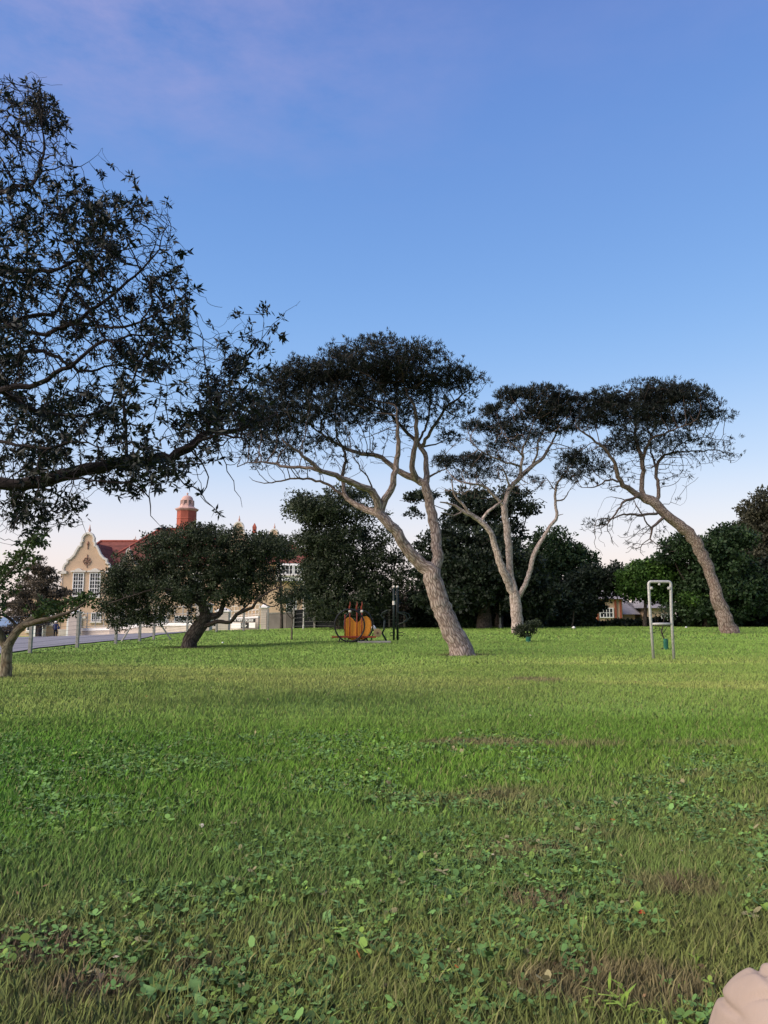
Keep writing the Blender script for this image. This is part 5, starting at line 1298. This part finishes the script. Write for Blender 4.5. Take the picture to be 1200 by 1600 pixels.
BK = 32.0
p2 = onG(592, BK); bk = empty('exercise_bike', p2); tag(bk, 'fixed outdoor exercise bike with a round pale disc and dark green frame', 'exercise machine')
def B_(px, py, dy=0): q = P(px, 990, BK); return Vector((q[0] - p2.x if px == 592 else P(px, 990, BK)[0] - p2.x, dy, (1003 - py) * BK / F))
MB().lathe([(.165, -.025), (.17, -.01), (.17, .01), (.165, .025)], B_(590, 989, -.12), 24, 'y').build('disc', M['pale_disc'], bk)
MB().lathe([(.04, -.045), (.05, -.03), (.04, .0)], B_(590, 989, -.12), 10, 'y').build('hub', M['motif'], bk)
MB().tube([B_(581.5, 979, 0), B_(586, 984, 0)], [.085, .075], 12).build('shroud', M['white_plastic'], bk, smooth=True)
MB().tube([B_(581, 981, 0), B_(582, 973, 0)], .05, 8).build('seat', M['black_metal'], bk)
mb = MB(); mb.tube([B_(583, 985), B_(597, 990), B_(601, 996), B_(604, 1003)], .038, 8); mb.tube([B_(597, 990), B_(600, 984), B_(601, 970)], .036, 8); mb.tube([B_(583, 990), B_(579, 1002.5)], .03, 6)
mb.build('frame', M['green_metal'], bk, smooth=True)
mb = MB(); mb.tube([B_(601, 970), B_(597, 966, -.1), B_(594.5, 963, -.2), B_(597, 959, -.22), B_(605, 955, -.2)], .018, 6); mb.tube([B_(601, 970), B_(598, 966, .1), B_(595.5, 963, .2), B_(598, 958, .22), B_(606, 954, .2)], .018, 6); mb.build('handlebar', M['green_metal'], bk)

SD = 34.0
p3 = onG(618, SD); st = empty('exercise_station', p3); tag(st, 'two tall dark posts with white caps, a back rest board and curved side bars', 'exercise machine')
def S_(px, py, dy=0): return Vector((P(px, 990, SD)[0] - p3.x, dy, (996 - py) * SD / F))
for (q, dy) in ((615.3, -.08), (621.3, .08)):
    pt = MB().tube([S_(q, 998, dy), S_(q, 914, dy)], .05, 10).build('post', M['green_metal'], st, smooth=True)
    MB().lathe([(.058, 0), (.062, .04), (.04, .08)], S_(q, 914, dy), 10).build('cap', M['white_trim'], pt)
MB().tube([S_(615.3, 941, -.14), S_(615.3, 935, -.14)], .06, 8).build('grip_sleeve', M['white_trim'], st)
MB().box(S_(619, 952).x, S_(633, 952).x, -.2, .15, S_(619, 953.2).z, S_(619, 951.6).z, .008).build('arm_board', M['green_metal'], st)
mb = MB(); mb.tube([S_(622, 952, .12), S_(633, 953, .2), S_(639, 955, .2), S_(641, 960, .2), S_(636, 966, .2), S_(622, 972, .1)], .022, 6); mb.tube([S_(622, 953, -.2), S_(634, 957, -.3), S_(636, 962, -.3), S_(630, 968, -.25), S_(622, 971, -.15)], .022, 6)
mb.build('side_bar', M['green_metal'], st)
for (a, b) in ((610, 615), (622, 629.5)):
    MB().tube([S_(615 if a < 615 else 622, 983.5), S_((a if a < 615 else b), 983.5), S_((a - .7 if a < 615 else b + .7), 985.5), S_((a if a < 615 else b), 988), S_(615 if a < 615 else 622, 988)], .016, 6).build('foot_loop', M['black_metal'], st)
for zz in (957, 964, 971, 978): MB().tube([S_(615.3, zz, -.08), S_(621.3, zz, .08)], .018, 6).build('rung', M['black_metal'], st)

# ------------------------------------------------------------------ people
def skin_body(name, nodes, edges, m_fn, mats, parent, root_i=0, sub=2):
    me = bpy.data.meshes.new(name); me.from_pydata([n[:3] for n in nodes], edges, [])
    o = bpy.data.objects.new(name, me); col.objects.link(o)
    md = o.modifiers.new('skin', 'SKIN'); md.use_smooth_shade = True
    for i, n in enumerate(nodes):
        v = me.skin_vertices[0].data[i]; r = n[3]; v.radius = r if isinstance(r, tuple) else (r, r); v.use_root = (i == root_i)
    s_ = o.modifiers.new('sub', 'SUBSURF'); s_.levels = sub; s_.render_levels = sub
    dg = bpy.context.evaluated_depsgraph_get(); dg.update(); m2 = bpy.data.meshes.new_from_object(o.evaluated_get(dg)); bpy.data.objects.remove(o)
    o = bpy.data.objects.new(name, m2); col.objects.link(o); o.parent = parent
    m2.materials.clear()
    for m in mats: m2.materials.append(m)
    for f in m2.polygons: f.material_index = m_fn(f.center); f.use_smooth = True
    return o
M['skin'] = simple('skin', (.20, .11, .075), .6, .1, 8)
M['jacket'] = simple('navy_jacket', (.025, .035, .10), .85, .3, 12, 0, .3, .01)
M['trousers'] = simple('black_trousers', (.012, .012, .016), .9, .3, 12)
q = onG(86, 82.5); wk = empty('person', q, R(10)); tag(wk, 'walker in navy jacket, black trousers and white cap on the road by the college', 'person')
nb = [(0,0,.95,(.15,.11)),(0,0,1.12,(.16,.12)),(0,.01,1.32,(.19,.13)),(0,.01,1.44,(.13,.10)),(0,.02,1.52,.06),(0,.03,1.60,.095),(0,.03,1.70,.085),
      (-.10,.0,.88,.11),(-.11,.06,.48,.07),(-.11,-.06,.10,.05),(-.11,.06,.04,.04),(.10,0,.88,.11),(.11,.14,.50,.07),(.11,.16,.10,.05),(.11,.28,.04,.04),
      (-.22,0,1.42,.075),(-.27,-.03,1.16,.055),(-.25,.08,.93,.042),(-.245,.12,.86,.035),(.22,0,1.42,.075),(.27,.05,1.16,.055),(.24,.16,.97,.042),(.235,.2,.91,.035)]
eb = [(0,1),(1,2),(2,3),(3,4),(4,5),(5,6),(0,7),(7,8),(8,9),(9,10),(0,11),(11,12),(12,13),(13,14),(3,15),(15,16),(16,17),(17,18),(3,19),(19,20),(20,21),(21,22)]
skin_body('body', nb, eb, lambda c: 2 if (c.z > 1.5) or (c.z < .95 and abs(c.x) > .2) else (1 if c.z < .92 else 0), [M['jacket'], M['trousers'], M['skin']], wk)
mb = MB(); mb.lathe([(.118, 0), (.12, .04), (.10, .09), (.05, .12), (.01, .125)], (0, .03, 1.67), 14); mb.build('cap', M['white_plastic'], wk, smooth=True)
mb = MB(); mb.lathe([(.05, 0), (.10, .04), (.11, .2), (.06, .3)], (.30, .0, .95), 8); mb.build('shoulder_bag', M['jacket'], wk, smooth=True)

# person sitting on the grass just right of the camera; only the knee enters the picture
M['beige'] = simple('beige_trousers', (.27, .215, .18), .95, .12, 9, 0, .35, .004)
q = Vector((0.0, 0.0, H(.7, .8))); sp_ = empty('person', (0, 0, q.z)); tag(sp_, 'raised knee in creased beige trousers at the lower right corner', 'person')
nb = [(.86,.42,.16,(.17,.15)),(.88,.34,.40,(.17,.13)),(.90,.30,.62,(.20,.13)),(.90,.33,.74,(.12,.10)),(.90,.36,.83,.055),(.90,.40,.92,.09),(.90,.42,1.02,.085),
      (.74,.50,.17,.12),(.61,.84,.42,.12),(.548,1.13,.575,.086),(.55,1.30,.34,.068),(.57,1.40,.08,.05),(.55,1.56,.04,.042),
      (.98,.50,.17,.12),(1.02,.84,.38,.105),(1.04,1.12,.56,.085),(1.05,1.26,.34,.068),(1.06,1.36,.08,.05),(1.07,1.52,.04,.042),
      (.72,.32,.70,.06),(.68,.50,.46,.05),(.80,.76,.50,.04),(1.10,.32,.70,.06),(1.16,.50,.46,.05),(1.06,.76,.52,.04)]
eb = [(0,1),(1,2),(2,3),(3,4),(4,5),(5,6),(0,7),(7,8),(8,9),(9,10),(10,11),(11,12),(0,13),(13,14),(14,15),(15,16),(16,17),(17,18),(3,19),(19,20),(20,21),(3,22),(22,23),(23,24)]
sb = skin_body('body', nb, eb, lambda c: (0 if (c.y > .42 and c.z < .7 and not (c.z > .44 and c.y < .82)) else (2 if c.z > .78 else 1)) if c.z > .07 else 1, [M['beige'], M['jacket'], M['skin']], sp_, sub=5)
# cloth creases round the knee
g = np.random.default_rng(5)
NRM = [v.normal.copy() for v in sb.data.vertices]
for v in sb.data.vertices:
    c = v.co.copy()
    if c.y > .7 and c.z > .2:
        n = NRM[v.index]; t_ = (c - Vector((.54, 1.12, .585)))
        w_ = math.exp(-t_.length_squared / .09)
        f1 = (t_.x * .75 + t_.y * .95 + t_.z * .2) * 58 + .9 * math.sin(t_.x * 23 + t_.z * 8)
        f2 = (t_.x * 1.0 - t_.y * .35 + t_.z * .7) * 41 + .8 * math.sin(t_.y * 19)
        c1 = math.exp(-(math.sin(f1) / .30) ** 2) * (.5 + .5 * math.sin(t_.x * 31 - t_.y * 22 + 1)); c2 = math.exp(-(math.sin(f2) / .24) ** 2) * (.5 + .5 * math.sin(t_.y * 37 + t_.z * 20))
        v.co = c + n * w_ * (.008 * math.sin(f1 * .55 + 1) - .012 * c1 - .009 * c2 + .003)
